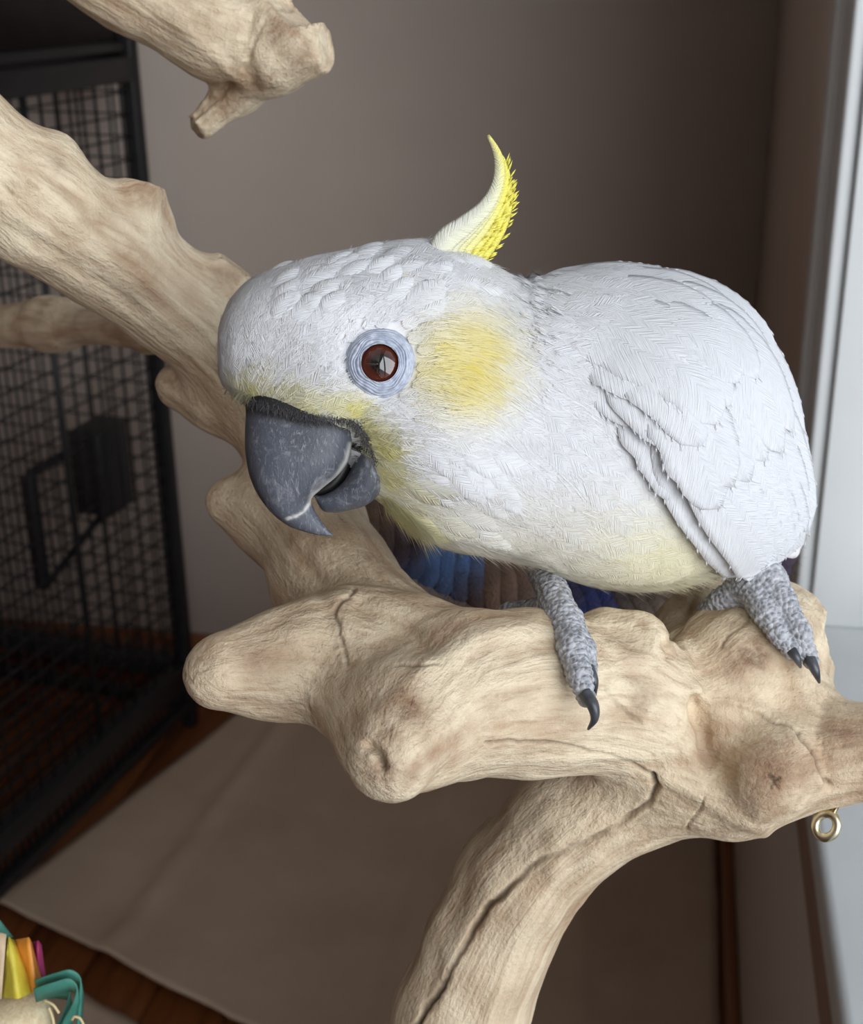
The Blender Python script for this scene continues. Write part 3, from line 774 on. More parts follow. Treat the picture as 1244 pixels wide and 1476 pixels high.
def feathers(pl, base, dirn, nor, L, Wd, lift, col, nl=7, nw=4, ragged=.12, droop=.12, camber=.18, bnmix=.55, tilt=.10):
    """soft rounded contour feathers, all at once; returns nothing"""
    n = len(base); side = nrm(np.cross(nor, dirn))
    tv = np.linspace(0, 1, nl); tu = np.linspace(-1, 1, nw*2+1)
    prof = np.sqrt(np.clip(1-((tv-.52)/.60)**2, .02, None)); prof[0] = .35; prof[-1] = .42
    TV, TU = np.meshgrid(tv, tu, indexing='ij')
    k = TV.shape[0]*TU.shape[1]
    rag = 1 + RNG.normal(0, ragged, (n,)+TV.shape)*(TV > .85)[None]*.35
    along = (TV*(1-.22*(TU**2)*TV))[None]*rag
    across = (prof[:,None]*TU)[None]
    h = lift[:,None,None]*np.sin(np.clip(TV,0,1)*1.9)[None] - lift[:,None,None]*.75*(TU**2)[None] - lift[:,None,None]*.5*(TV**4)[None]
    Lb, Wb = L[:,None,None,None], Wd[:,None,None,None]
    V = conform(base[:,None,None,:] + dirn[:,None,None,:]*along[...,None]*Lb + side[:,None,None,:]*across[...,None]*Wb*.5, .0002+h)
    nn = nor[:,None,None,:]*bnmix + side[:,None,None,:]*(TU*tilt)[None,...,None] + dirn[:,None,None,:]*(.13*(TV-.35))[None,...,None]
    B = nrm(nn + np.zeros_like(V))
    C = np.broadcast_to(col[:,None,None,:], V.shape)
    idn = RNG.uniform(0, 50, n)
    U = np.stack([across*Wd[:,None,None]*.5, along*L[:,None,None], np.broadcast_to(idn[:,None,None], along.shape)], -1)
    a, b = TV.shape; g = np.arange(a*b).reshape(a,b)
    q = np.stack([g[:-1,:-1], g[:-1,1:], g[1:,1:], g[1:,:-1]], -1).reshape(-1,4)
    Q = (q[None] + (np.arange(n)*a*b)[:,None,None]).reshape(-1,4)
    pl.add(V.reshape(-1,3), Q, [], C.reshape(-1,3).copy(), B.reshape(-1,3), U.reshape(-1,3))
    # frayed rim: fine barbs past the tip
    m = 26; ui = RNG.integers(0, b, (n,m)); ar = np.arange(n)[:,None]
    e0 = V[ar, a-1, ui].reshape(-1,3); u0 = TU[0][ui].reshape(-1,1)
    dd = nrm(np.repeat(dirn,m,0) + np.repeat(side,m,0)*u0*.55 + RNG.normal(0,.10,(n*m,3))); Lr = np.repeat(L,m)
    strands(pl, e0-dd*Lr[:,None]*.22, dd, np.repeat(nor,m,0), Lr*RNG.uniform(.26,.52,n*m), RNG.uniform(.00012,.00024,n*m), .0001, .0003, np.clip(np.repeat(col,m,0)*RNG.uniform(1.0,1.09,(n*m,1)),0,1))

# area-weighted samples on the body
A_ = np.linalg.norm(np.cross(BS, BT), axis=2); A_[:3] *= .5
def sample(n, wfun=None):
    w = A_.copy()
    if wfun is not None: w = w*wfun(BU, BVv, sn[None]+0*BU)
    cdf = np.cumsum(w.ravel()); x = RNG.uniform(0, cdf[-1], n); k = np.searchsorted(cdf, x); r, c = np.unravel_index(np.minimum(k, A_.size-1), A_.shape)
    fr = RNG.uniform(-.5,.5,n); fc = RNG.uniform(-.5,.5,n)
    r2 = np.clip(r+1,0,NR-1); c2 = (c+1)%NP
    p = BP[r,c] + (BP[r2,c]-BP[r,c])*fr[:,None] + (BP[r,c2]-BP[r,c])*fc[:,None]
    return p, nrm(BN[r,c]), nrm(BS[r,c]), BU[r,c], BVv[r,c], (sn[c])
beak_root = P(392,592,.446)
def flow(p, nn, ts, u, v, s_):
    rad = nrm(p-beak_root); down = ROT @ np.array([.35,-.94,0]); back = ROT @ np.array([1.,0,-.2])
    wh = np.clip(1-smooth(u, 560, 760), 0, 1)[:,None]
    f = rad*wh + ts*(1-wh)
    wb = (smooth(u, 660, 740)*(1-smooth(u, 930, 1040))*smooth(v, 430, 560))[:,None]*.9
    f = f + down*wb
    f = f - nn*np.sum(f*nn,1)[:,None]; return nrm(f)
WPOLY = [(880,440),(905,545),(940,622),(957,675),(984,728),(1018,768),(1062,822),(1200,800),(1240,600),(1150,450),(1020,380),(930,360),(880,375)]
def in_wing(u, v):
    ins = np.zeros(len(u), bool)
    for (x0,y0),(x1,y1) in zip(WPOLY, WPOLY[1:]+WPOLY[:1]):
        c = ((y0 > v) != (y1 > v)) & (u < (x1-x0)*(v-y0)/(y1-y0+1e-9)+x0); ins ^= c
    return ins
def not_face(u, v):
    eye = np.hypot((u-548)/54., (v-524)/54.) > 1
    return eye
pl = Plume()
# layer 1: contour feathers, laid like shingles
p, nn, ts, u, v, s_ = sample(4000, lambda u,v,s: np.where(s > -.25, 1.0, .45)*np.where(u < 640, 1.5, 1.0))
k = (not_face(u, v) & ~in_wing(u, v) | (s_ < 0)) & (u < 1100) & ~((u > 738) & (u < 800) & (v < 450) & (RNG.uniform(0,1,len(u)) < .7)); p, nn, ts, u, v, s_ = [x[k] for x in (p,nn,ts,u,v,s_)]
fd = flow(p, nn, ts, u, v, s_)
fd = nrm(fd + RNG.normal(0,.10,fd.shape)); fd = nrm(fd - nn*np.sum(fd*nn,1)[:,None])
big = smooth(u, 420, 900)
L = lerp(.0115, .021, big)*RNG.uniform(.8,1.15,len(u)); crown = np.exp(-((u-560)/130)**2-((v-395)/45)**2); L = L*(1+.55*crown)
eyed = np.hypot(u-548, v-524); L = np.where(s_ > 0, L*np.clip((eyed-30)/90, .45, 1), L)
feathers(pl, p+nn*.0002, fd, nn, L, L*RNG.uniform(.62,.78,len(u)), L*RNG.uniform(.03,.058,len(u))*np.where(u < 420, .5, 1.0), plumage_col(p+fd*L[:,None]*.4))
# layer 2: loose barbs growing from the feather rims and the face
p, nn, ts, u, v, s_ = sample(13000, lambda u,v,s: np.where(s > -.15, 1.0, .25)*np.where(u < 760, 2.2, np.where((u > 960), .12, 1.0))*(1+5*np.exp(-((u-664)/60)**2-((v-524)/70)**2)))
k = (not_face(u, v) & ~in_wing(u, v) | (s_ < 0)) & (u < 1100) & ~((u > 738) & (u < 800) & (v < 450) & (RNG.uniform(0,1,len(u)) < .7)); p, nn, ts, u, v, s_ = [x[k] for x in (p,nn,ts,u,v,s_)]
fd = flow(p, nn, ts, u, v, s_)
cl = np.stack([vnoise(p*170+40), vnoise(p*170+80), vnoise(p*170+120)], 1)*.30
fd = nrm(fd + cl + RNG.normal(0,.08,fd.shape)); fd = nrm(fd - nn*np.sum(fd*nn,1)[:,None])
ear = np.exp(-((u-668)/75)**2-((v-524)/85)**2)
L = lerp(.0050, .0105, smooth(u, 380, 760))*RNG.uniform(.6,1.25,len(u))*(1+.25*ear)
eyed = np.hypot(u-548, v-524); L = np.where(s_ > 0, L*np.clip((eyed-40)/60, .35, 1), L)
hgt = .0004 + .0005*smooth(u, 380, 800)
strands(pl, p+nn*hgt[:,None], fd, nn, L, RNG.uniform(.00010,.00022,len(u)), RNG.uniform(.0001,.0006,len(u)), .0004, np.clip(plumage_col(p)*RNG.uniform(1.02,1.12,(len(u),1)),0,1), fit=hgt)
# larger folded feathers over the crown
n = 60; q = np.stack([RNG.uniform(385,690,n), RNG.uniform(362,480,n)], 1); q = q[(np.hypot(q[:,0]-548, q[:,1]-524) > 84) & ((q[:,0] < 610) | (q[:,1] < 415))]
q = q[np.argsort(-q[:,0])]; B0 = np.array([on_body(a, b) for a, b in q]); b_, nn = B0[:,0], B0[:,1]
d = flow(b_, nn, nrm(b_-beak_root), q[:,0], q[:,1], None); d = nrm(d + RNG.normal(0,.18,d.shape)); d = nrm(d - nn*np.sum(d*nn,1)[:,None]); L = RNG.uniform(.013,.019,len(q))
feathers(pl, b_+nn*.0006, d, nn, L, L*.60, L*RNG.uniform(.08,.13,len(q)), plumage_col(b_), tilt=.34)
# ruffled cheek feathers behind the beak
n = 46; q = np.stack([RNG.uniform(572,700,n), RNG.uniform(640,768,n)], 1); q = q[(q[:,1]-640) > (q[:,0]-700)*.2]
o_ = np.argsort(-q[:,0]); q = q[o_]; B0 = np.array([on_body(a, b) for a, b in q]); b_, nn = B0[:,0], B0[:,1]
d = nrm(ROT @ np.array([.75,-.66,0]) + RNG.normal(0,.16,(len(q),3))); d = nrm(d - nn*np.sum(d*nn,1)[:,None]); L = RNG.uniform(.014,.020,len(q))
feathers(pl, b_+nn*.0006, d, nn, L, L*.55, L*RNG.uniform(.08,.12,len(q)), plumage_col(b_), tilt=.30)
# shaggy fringe under the chin and breast
def fringe(path, n, L0, L1, dvec, spread, depth0=None, w=(.00015,.0003)):
    pp = spline(np.array(path, float), 200); i = RNG.integers(0,200,n); q = pp[i] + RNG.normal(0,3,(n,pp.shape[1]))*np.array([1,1]+[0]*(pp.shape[1]-2))
    B0 = np.array([on_body(a[0], a[1]) for a in q]); b, nn = B0[:,0], B0[:,1]
    d = ROT @ np.array([dvec[0], -dvec[1], 0]); d = nrm(d + RNG.normal(0,spread,(n,3)))
    strands(pl, b, d, nn, RNG.uniform(L0,L1,n), RNG.uniform(*w,n), RNG.uniform(.0003,.0015,n), .0004, plumage_col(b))
fringe([(548,712),(575,735),(606,752)], 900, .007, .015, (.62,.70), .16)
fringe([(640,772),(700,790),(760,806)], 800, .006, .012, (.8,.30), .16)
fringe([(770,812),(860,838),(950,842),(1030,822)], 900, .005, .010, (.9,.22), .15)
fringe([(330,556),(350,566),(365,572)], 160, .002, .005, (.1,1), .4)
pl.build('plumage', bird, 'stuff')

# ---- wing: a folded shell over the flank, then its own feathers
front = spline(np.array([(818,452),(842,490),(868,530),(900,578),(934,622),(957,675),(984,728),(1018,768),(1046,794),(1062,822)], float), 60)
backe = spline(np.array([(800,402),(880,391),(955,398),(1022,424),(1080,470),(1118,532),(1142,606),(1154,672),(1153,722),(1140,752)], float), 60)
NS, NTt = 60, 34
WP = np.zeros((NS, NTt, 3)); WN = np.zeros_like(WP)
for i in range(NS):
    for j in range(NTt):
        tt = j/(NTt-1); bul = math.sin(tt*math.pi)
        uu, vv = lerp(front[i], backe[i], tt) + np.array([18,14])*bul*smooth(i/NS, .5, 1.)*1.0
        WP[i,j], WN[i,j] = on_body(uu, vv)
def blur(a, n):
    for _ in range(n):
        b = a.copy(); b[1:-1] = (a[:-2]+2*a[1:-1]+a[2:])/4; a = b.copy(); a[:,1:-1] = (b[:,:-2]+2*b[:,1:-1]+b[:,2:])/4
    return a
WP = blur(WP, 6); WN = nrm(blur(WN, 10))
sI = np.linspace(0,1,NS)[:,None]; tI = np.linspace(0,1,NTt)[None]
off = (-.0008 + .0018*smooth(sI,.18,.45) + .0058*smooth(tI, 0, .14)*smooth(sI, .12, .55))*(1-.55*smooth(tI,.75,1.0))
WO = WP + WN*off[...,None]
gW = np.arange(NS*NTt).reshape(NS,NTt)
qW = np.stack([gW[:-1,:-1], gW[1:,:-1], gW[1:,1:], gW[:-1,1:]], -1).reshape(-1,4)
inner = WP - WN*.003
Vw = np.vstack([WO.reshape(-1,3), inner.reshape(-1,3)]); Fw = [qW, qW[:, ::-1]+NS*NTt]
for e in (gW[:,0], gW[::-1,-1], gW[-1,:], gW[0,::-1]): Fw.append(np.stack([e[:-1], e[:-1]+NS*NTt, e[1:]+NS*NTt, e[1:]], 1))
wing = mesh_np('wing', Vw, [np.vstack(Fw)], M['skinwhite'], bird, attrs={'Col': np.tile(WHT*.98, (len(Vw),1)), 'bn': np.vstack([WN.reshape(-1,3)]*2), 'fuv': np.zeros((len(Vw),3))})
def wing_at(s, t_):
    x = np.clip(s,0,1)*(NS-1); y = np.clip(t_,0,1)*(NTt-1); i = min(int(x), NS-2); j = min(int(y), NTt-2); a, b = x-i, y-j
    f = lambda A: (A[i,j]*(1-a)*(1-b)+A[i+1,j]*a*(1-b)+A[i,j+1]*(1-a)*b+A[i+1,j+1]*a*b)
    return f(WO), nrm(f(WN))
def wing_feather(path, width, lift, name='wing_feather', col=WHT, npt=15, nw=4, tipround=.5, parent=None, cup=.10):
    """path: list of (s,t) on the wing, may run past its end (s>1) straight on"""
    pt = spline(np.array(path, float), npt); C3 = []; N3 = []
    for k, (s, t_) in enumerate(pt):
        p_, n_ = wing_at(s, t_)
        if s > 1:
            p1, _ = wing_at(1.0, t_); p0, _ = wing_at(.93, t_); p_ = p1 + (p1-p0)/.07*(s-1)
        C3.append(p_); N3.append(n_)
    C3 = np.array(C3); N3 = np.array(N3)
    tv = np.linspace(0,1,npt); C3 = C3 + N3*(lift*(.25+.75*np.sin(np.clip(tv*1.7,0,1.57))))[:,None]
    T3 = nrm(np.gradient(C3, axis=0)); S3 = nrm(np.cross(N3, T3))
    prof = np.minimum(1, .45+2.2*tv)*np.sqrt(np.clip(1-(np.clip(tv-(1-tipround),0,1)/tipround)**2.2, 0, 1)); prof[-1] = .06
    tu = np.linspace(-1,1,2*nw+1)
    W_ = prof[:,None]*tu[None]*width*.5
    W_ = W_*(1+RNG.normal(0,.03,W_.shape)*(np.abs(tu)>.9))
    V_ = C3[:,None]+S3[:,None]*W_[...,None] - N3[:,None]*(cup*width*(tu**2)[None]*prof[:,None]*.5)[...,None]
    V_ = V_ + N3[:,None]*(.00025*np.exp(-(tu/.10)**2))[None,:,None]
    B_ = nrm(N3[:,None]*.8 + S3[:,None]*(tu*.22)[None,:,None] + T3[:,None]*.05)
    Ls = np.concatenate([[0], np.cumsum(np.linalg.norm(np.diff(C3,axis=0),axis=1))])
    U_ = np.stack([W_, np.broadcast_to(Ls[:,None], W_.shape), np.full(W_.shape, RNG.uniform(0,50))], -1)
    g = np.arange(npt*(2*nw+1)).reshape(npt,-1); q = np.stack([g[:-1,:-1], g[:-1,1:], g[1:,1:], g[1:,:-1]], -1).reshape(-1,4)
    f = Plume(); f.add(V_.reshape(-1,3), q, [], np.tile(col*RNG.uniform(.97,1.0), (V_.reshape(-1,3).shape[0],1)), B_.reshape(-1,3), U_.reshape(-1,3))
    n = 46; ii = RNG.integers(npt//2, npt, n); sd_ = RNG.choice([-1,1], n); e_ = np.where((sd_ > 0)[:,None], V_[ii,-1], V_[ii,0])
    strands(f, e_-T3[ii]*.0006, nrm(T3[ii]*.9+S3[ii]*(sd_*RNG.uniform(.1,.5,n))[:,None]), N3[ii], RNG.uniform(.0012,.0030,n), RNG.uniform(.00014,.00028,n), 0., .0002, np.tile(col,(n,1)))
    o = f.build(name, parent or wing, mat=M['feather']); m = o.modifiers.new('thickness', 'SOLIDIFY'); m.thickness = .0002; m.offset = -1
    return o
# long flight feathers, then covert rows stepping up to the shoulder
for k in range(9):
    t0 = .05+.105*k; e = 1.05-.02*k+.05*(k % 2)
    wing_feather([(.40,t0*.9+.05),(.66,t0),(.86,t0*.98+.01),(e,t0*.95+.01)], .019, .0010+.0004*(8-k)*.5, tipround=.28)
for row, (s0, s1, n, wd, lf) in enumerate(((.34,.74,8,.024,.0022),(.24,.58,8,.024,.0026),(.14,.44,8,.024,.0020),(.05,.31,7,.024,.0014),(0.0,.19,6,.022,.0009))):
    for k in range(n):
        t0 = (k+.5+.5*(row % 2)-.25)/n
        if s1 < .4 and lerp(front[int(s1*55)], backe[int(s1*55)], t0)[0] < 905: continue
        j = RNG.normal(0,.012)
        wing_feather([(s0+j,t0-.01),((s0+s1)/2+j,t0),(s1+j+RNG.normal(0,.012),t0+RNG.normal(0,.012))], wd*RNG.uniform(.92,1.1), lf*RNG.uniform(.8,1.2), tipround=.55)

# ---- tail behind the body
tl = P(1085,720,.535); td = nrm(tl-CAM); tn = nrm(ROT @ np.array([-.1,1,.3])); tsd = nrm(np.cross(tn, td))
for k in range(7):
    a = (k-3)*.025; d = nrm(td + tsd*a); f = Plume()
    tv = np.linspace(0,1,12); tu = np.linspace(-1,1,7); pr = np.minimum(1,.4+2*tv)*np.sqrt(np.clip(1-(np.clip(tv-.75,0,1)/.25)**2.2,0,1)); pr[-1] = .08
    C3 = tl + tsd*(k-3)*.003 + d*(tv*.105)[:,None] + tn*(-abs(k-3)*.0008)
    V_ = C3[:,None] + nrm(np.cross(tn, d))*(pr[:,None]*tu*.0095)[...,None]; g = np.arange(84).reshape(12,7)
    f.add(V_.reshape(-1,3), np.stack([g[:-1,:-1], g[:-1,1:], g[1:,1:], g[1:,:-1]], -1).reshape(-1,4), [], np.tile(WHT,(84,1)), np.tile(tn,(84,1)), np.zeros((84,3)))
    o = f.build('tail_feather', bird, mat=M['feather']); o.modifiers.new('thickness', 'SOLIDIFY').thickness = .0004
# ---- crest: long narrow feathers curling forward
inn = spline(np.array([(612,376),(626,343),(657,322),(690,298),(708,270),(713,240),(709,212),(703,195)], float), 40)
out = spline(np.array([(690,385),(705,362),(720,335),(729,310),(736,283),(739,252),(732,222),(704,194)], float), 40)
CRY = np.array(srgb(252,240,104)[:3]); CRW = np.array(srgb(240,238,222)[:3]); CRP = np.array(srgb(244,236,160)[:3])
NC = 7
for k in range(NC):
    f0 = .18 + .64*k/(NC-1); s1 = 1.0 if k < 2 else 1.0-.085*(k-1)
    npt = 36; tv = np.linspace(0,1,npt); idx = tv*s1*39; i0 = np.clip(idx.astype(int),0,38); fr = (idx-i0)[:,None]
    ci = inn[i0]*(1-fr)+inn[i0+1]*fr; co = out[i0]*(1-fr)+out[i0+1]*fr
    f_t = lerp(f0, .35 if k < 2 else f0+.16*(1 if k > 2 else .3), tv)[:,None]
    c2 = ci*(1-f_t)+co*f_t
    wpx = np.linalg.norm(ci-co, axis=1)*.19+.8
    wpx *= np.sqrt(np.clip(1-(np.clip(tv-(.86 if k < 2 else .6),0,1)/(.14 if k < 2 else .4))**2,0.01,1)); wpx += 2.2*tv*(k < 2)
    dep = .452 + .0022*(k-3)*(1-tv*.6) + .004*tv
    C3 = Pv(c2[:,0], c2[:,1], dep); T3 = nrm(np.gradient(C3,axis=0)); vw = nrm(C3-CAM); S3 = nrm(np.cross(vw, T3)); N3 = nrm(np.cross(T3,S3))
    N3 = np.where(np.sum(N3*vw,1)[:,None] > 0, -N3, N3)
    tu = np.linspace(-1,1,9); W_ = (wpx*dep/F)[:,None]*tu[None]
    V_ = C3[:,None]+S3[:,None]*W_[...,None] - N3[:,None]*(W_**2/(wpx*dep/F)[:,None]*.5)[...,None]
    B_ = nrm(N3[:,None]*.8+S3[:,None]*(tu*.4)[None,:,None]+np.zeros_like(V_))
    if S3[5] @ (P(*out[20],.45)-P(*inn[20],.45)) < 0: sgn = -1
    else: sgn = 1
    yel = np.clip((.15+.85*(k/(NC-1))**1.1 + .55*smooth(tv,.35,.95))[:,None] + .25*sgn*tu[None], 0, 1)
    Cc = CRW*(1-yel[...,None]) + CRP*yel[...,None]; y2 = np.clip(yel-.45,0,1)[...,None]*1.5; Cc = Cc*(1-np.clip(y2,0,1)) + CRY*np.clip(y2,0,1)
    Ls = np.linspace(0,.06,npt); U_ = np.stack([W_, np.broadcast_to(Ls[:,None],W_.shape), np.full(W_.shape,k*3.1)],-1)
    g = np.arange(npt*9).reshape(npt,9); f = Plume()
    f.add(V_.reshape(-1,3), np.stack([g[:-1,:-1], g[:-1,1:], g[1:,1:], g[1:,:-1]],-1).reshape(-1,4), [], Cc.reshape(-1,3), B_.reshape(-1,3), U_.reshape(-1,3))
    if k >= 3:                                            # loose barbs along the outer rim
        n = 26; ii = RNG.integers(4, npt-1, n); e = V_[ii, -1 if sgn > 0 else 0]
        strands(f, e, nrm(T3[ii]*.85+S3[ii]*sgn*RNG.uniform(.3,.7,(n,1))), N3[ii], RNG.uniform(.0015,.0035,n), RNG.uniform(.0003,.0006,n), 0., 0., np.tile(CRY,(n,1)))
    o = f.build('crest_feather', bird, label='yellow curled crest feather', mat=M['feather']); m = o.modifiers.new('thickness','SOLIDIFY'); m.thickness = .0003

# ---- beak
t = NT('slate_beak'); t.set(Roughness=.42)
n1 = t.noise(90, 5, .7, None, .8); n2 = t.noise(1.0, 4, .7, t.coord((900,900,160)), 1.2); n3 = t.noise(28, 3)
base = t.ramp(n3, [(.3, srgb(62,65,74)), (.7, srgb(98,103,115))])
scr = t.math('MULTIPLY', t.math('SUBTRACT', n2, .55, True), 3.2, True)
pw = t.math('MULTIPLY', t.math('SUBTRACT', n1, .52, True), 3.0, True)
base = t.mix(t.math('MULTIPLY', t.math('ADD', scr, pw, True), .85), base, srgb(186,186,190))
ed = t.attr('edge'); base = t.mix(ed, base, srgb(206,204,200))
rt = t.attr('root'); base = t.mix(rt, base, srgb(34,33,36))
t.color(base); t.bump(t.math('ADD', n2, n1), .0004, .5); M['beak'] = t.m
def loft(st, nr, npn, p=.9):
    S = np.array([((a+c)/2,(b+d)/2,(a-c)/2,(b-d)/2,e,f) for a,b,c,d,e,f in st]); R_ = spline(S, nr)
    a = np.arange(npn)*2*np.pi/npn; c_, s_ = sq(np.cos(a),p), sq(np.sin(a),p)
    U = R_[:,0:1]+R_[:,2:3]*c_; V_ = R_[:,1:2]+R_[:,3:4]*c_; D_ = R_[:,4:5]-np.maximum(R_[:,5:6],1e-4)*s_
    W = Pv(U,V_,D_).reshape(-1,3); g = np.arange(nr*npn).reshape(nr,npn); h = np.roll(g,-1,1)
    Q = np.stack([g[:-1],h[:-1],h[1:],g[1:]],-1).reshape(-1,4)
    W = np.vstack([W, W[:npn].mean(0), W[-npn:].mean(0)]); k = nr*npn
    T_ = [[k,(i+1)%npn,i] for i in range(npn)]+[[k+1,(nr-1)*npn+i,(nr-1)*npn+(i+1)%npn] for i in range(npn)]
    return W, Q, np.array(T_), U.ravel(), V_.ravel()
UB = [(350,566,522,592,.443,.0150),(354,590,518,612,.442,.0160),(353,622,510,640,.441,.0160),(354,655,502,666,.440,.0152),(361,690,484,688,.4395,.0135),
      (374,717,462,706,.439,.0112),(391,739,449,719,.439,.0088),(414,757,452,732,.439,.0062),(440,767,461,748,.439,.0040),(463,772,472,762,.439,.0020),(481,773,480,771,.439,.0006)]
W, Q, T3_, uu, vv = loft(UB, 110, 72, .74)
edge_line = [(505,640),(499,664),(484,688),(464,704),(452,712),(449,719)]
tip_scar = [(449,719),(446,727),(438,738),(428,744),(414,748)]
uu2, vv2, _ = projv(W)
ed = np.maximum(np.exp(-(seg_dist(uu2,vv2,edge_line)/3.0)**2)*.8, np.exp(-((seg_dist(uu2,vv2,tip_scar)+1.5*vnoise(W*900))/2.2)**2)*.95)
rt = np.clip(1-smooth(vv2 - np.interp(uu2,[355,420,500],[590,606,618]), -4, 14), 0, 1)
mesh_np('upper_beak', W, [Q, T3_], M['beak'], bird, True, {'edge': ed, 'root': rt}, label='dark grey hooked upper beak')
LB = [(452,712,456,722,.445,.0020),(461,714,464,735,.445,.0052),(477,708,482,739,.445,.0080),(496,692,506,735,.445,.0098),(511,662,530,727,.445,.0115),(519,634,549,708,.445,.0125),(519,610,553,690,.4455,.0130),(530,602,557,668,.445,.012)]
W, Q, T3_, uu, vv = loft(LB, 60, 44, .85); uu2, vv2, _ = projv(W)
ed = np.exp(-(seg_dist(uu2,vv2,[(506,648),(500,664),(489,684),(472,701)])/2.4)**2)*.5
mesh_np('lower_beak', W, [Q, T3_], M['beak'], bird, True, {'edge': ed, 'root': np.zeros(len(W))}, label='dark grey lower beak')
t = NT('gap_shade_tongue'); t.set(Roughness=.5); t.color(t.ramp(t.noise(200), [(.3,(.006,.005,.005,1)),(.7,(.016,.013,.013,1))])); M['tongue'] = t.m  # near-black tongue fills the mouth gap, standing in for its shadow
W, Q, T3_, _, _ = loft([(448,706,452,716,.446,.004),(470,690,478,712,.447,.006),(490,660,502,690,.448,.007),(506,625,524,650,.450,.006)], 24, 20)
mesh_np('tongue', W, [Q, T3_], M['tongue'], bird, True)
# dark bristles at the root of the beak
f = Plume(); path = spline(np.array([(360,578),(385,584),(420,597),(460,603),(500,606),(518,616),(530,640),(541,664)], float), 120)
n = 900; ii = RNG.integers(0,120,n); q = path[ii]+RNG.normal(0,3.2,(n,2))
bvb = BVHTree.FromObject(bpy.data.objects['upper_beak'], bpy.context.evaluated_depsgraph_get()) if False else None
dd = np.interp(q[:,0],[350,380,440,520,545],[.4335,.4275,.4245,.4265,.431])
b = Pv(q[:,0], q[:,1], dd-.0003); vw = -nrm(b-CAM); d = nrm(ROT@np.array([.15,-.9,.1]) + RNG.normal(0,.45,(n,3))); d = nrm(d-vw*np.sum(d*vw,1)[:,None]*.8)
strands(f, b, d, vw, RNG.uniform(.0010,.0028,n), RNG.uniform(.00010,.0002,n), .0003, 0., np.array([.03,.028,.03])*RNG.uniform(.4,3.0,(n,1)))
f.build('beak_bristles', bird, 'stuff')

# ---- eye
t = NT('grey_blue_eye_skin'); t.set(Roughness=.55); t.color(t.ramp(t.noise(500,3), [(.3, srgb(158,166,184)), (.7, srgb(198,204,218))]))
t.b.inputs['Subsurface Weight'].default_value = .15; t.b.inputs['Subsurface Radius'].default_value = (.002,.001,.001); M['skin'] = t.m
t = NT('brown_eye'); t.set(Roughness=.06); t.b.inputs['Coat Weight'].default_value = 1.0
at = t.attr('rad'); nz = t.noise(700, 3)
c = t.ramp(at, [(0.0,(.004,.003,.003,1)),(.40,(.005,.003,.003,1)),(.46, srgb(56,24,16)),(.80, srgb(92,42,28)),(.93, srgb(52,24,18)),(1.0,(.008,.006,.006,1))]); t.color(c); M['eye'] = t.m
ep0, en0 = on_body(548,525); vw0 = nrm(CAM-ep0); ax0 = nrm(en0*.45+vw0*.55)
_, _, ed0 = projv(ep0); fwd = -ROT[:,2]
epf = ep0 + nrm(ep0-CAM)*2*(.4535-ed0-.003); epf_hit = body_bvh.find_nearest(Vector(epf)); epf = np.array(epf_hit[0]); axf = ax0 - 2*fwd*(ax0@fwd)
for ep, ax in ((ep0, ax0), (epf, axf)):                      # near eye, and its twin on the far side of the head
    ex = nrm(np.cross(ROT@np.array([0,1.,0]), ax)); ey = np.cross(ax, ex); mm = ep @ np.zeros(3)
    px = (ep-CAM)@(-ROT[:,2])/F                                  # metres per photo pixel at the eye
    nr_, na = 46, 128; rr = np.linspace(27, 54, nr_)*px; an = np.linspace(0,2*np.pi,na,endpoint=False)
    Rg, Ag = np.meshgrid(rr, an, indexing='ij'); x = (Rg/px-27)/27
    wob = .9*vnoise(np.stack([np.cos(Ag)*2.2, np.sin(Ag)*2.2, x*3], -1))
    wr = np.abs(np.sin((x*7.5+wob*.8)*np.pi)); crease = .0010*(wr**.6)*(1-smooth(x,.85,1))
    hh = .0022*(1-smooth(x, .0, .35)*.45) - .0040*smooth(x,.45,1.0) + crease + .0006*vnoise(np.stack([Ag*8,x*4,x*0],-1))*.3
    sy = 1.0
    RV = ep + ex*(Rg*np.cos(Ag)*.99)[...,None] + ey*(Rg*np.sin(Ag)*1.0)[...,None] + ax*(hh+.0016)[...,None]
    g = np.arange(nr_*na).reshape(nr_,na); h_ = np.roll(g,-1,1)
    mesh_np('eye_ring', RV.reshape(-1,3), [np.stack([g[:-1],g[1:],h_[1:],h_[:-1]],-1).reshape(-1,4)], M['skin'], bird, True, label='wrinkled pale blue skin around the eye')
    ns, na = 40, 64; th = np.linspace(0, 1.15, ns); Rr = 34*px; Tg, Ag = np.meshgrid(th, np.linspace(0,2*np.pi,na,endpoint=False), indexing='ij')
    EV = ep + ax*(.0020) + ex*(Rr*np.sin(Tg)*np.cos(Ag))[...,None] + ey*(Rr*np.sin(Tg)*np.sin(Ag))[...,None] + ax*(Rr*.62*(np.cos(Tg)-np.cos(1.15)))[...,None]
    g = np.arange(ns*na).reshape(ns,na); h_ = np.roll(g,-1,1)
    mesh_np('eyeball', EV.reshape(-1,3), [np.stack([g[:-1],g[1:],h_[1:],h_[:-1]],-1).reshape(-1,4)], M['eye'], bird, True, {'rad': (np.sin(Tg)/np.sin(1.15)*1.0).ravel()}, label='dark brown eye')

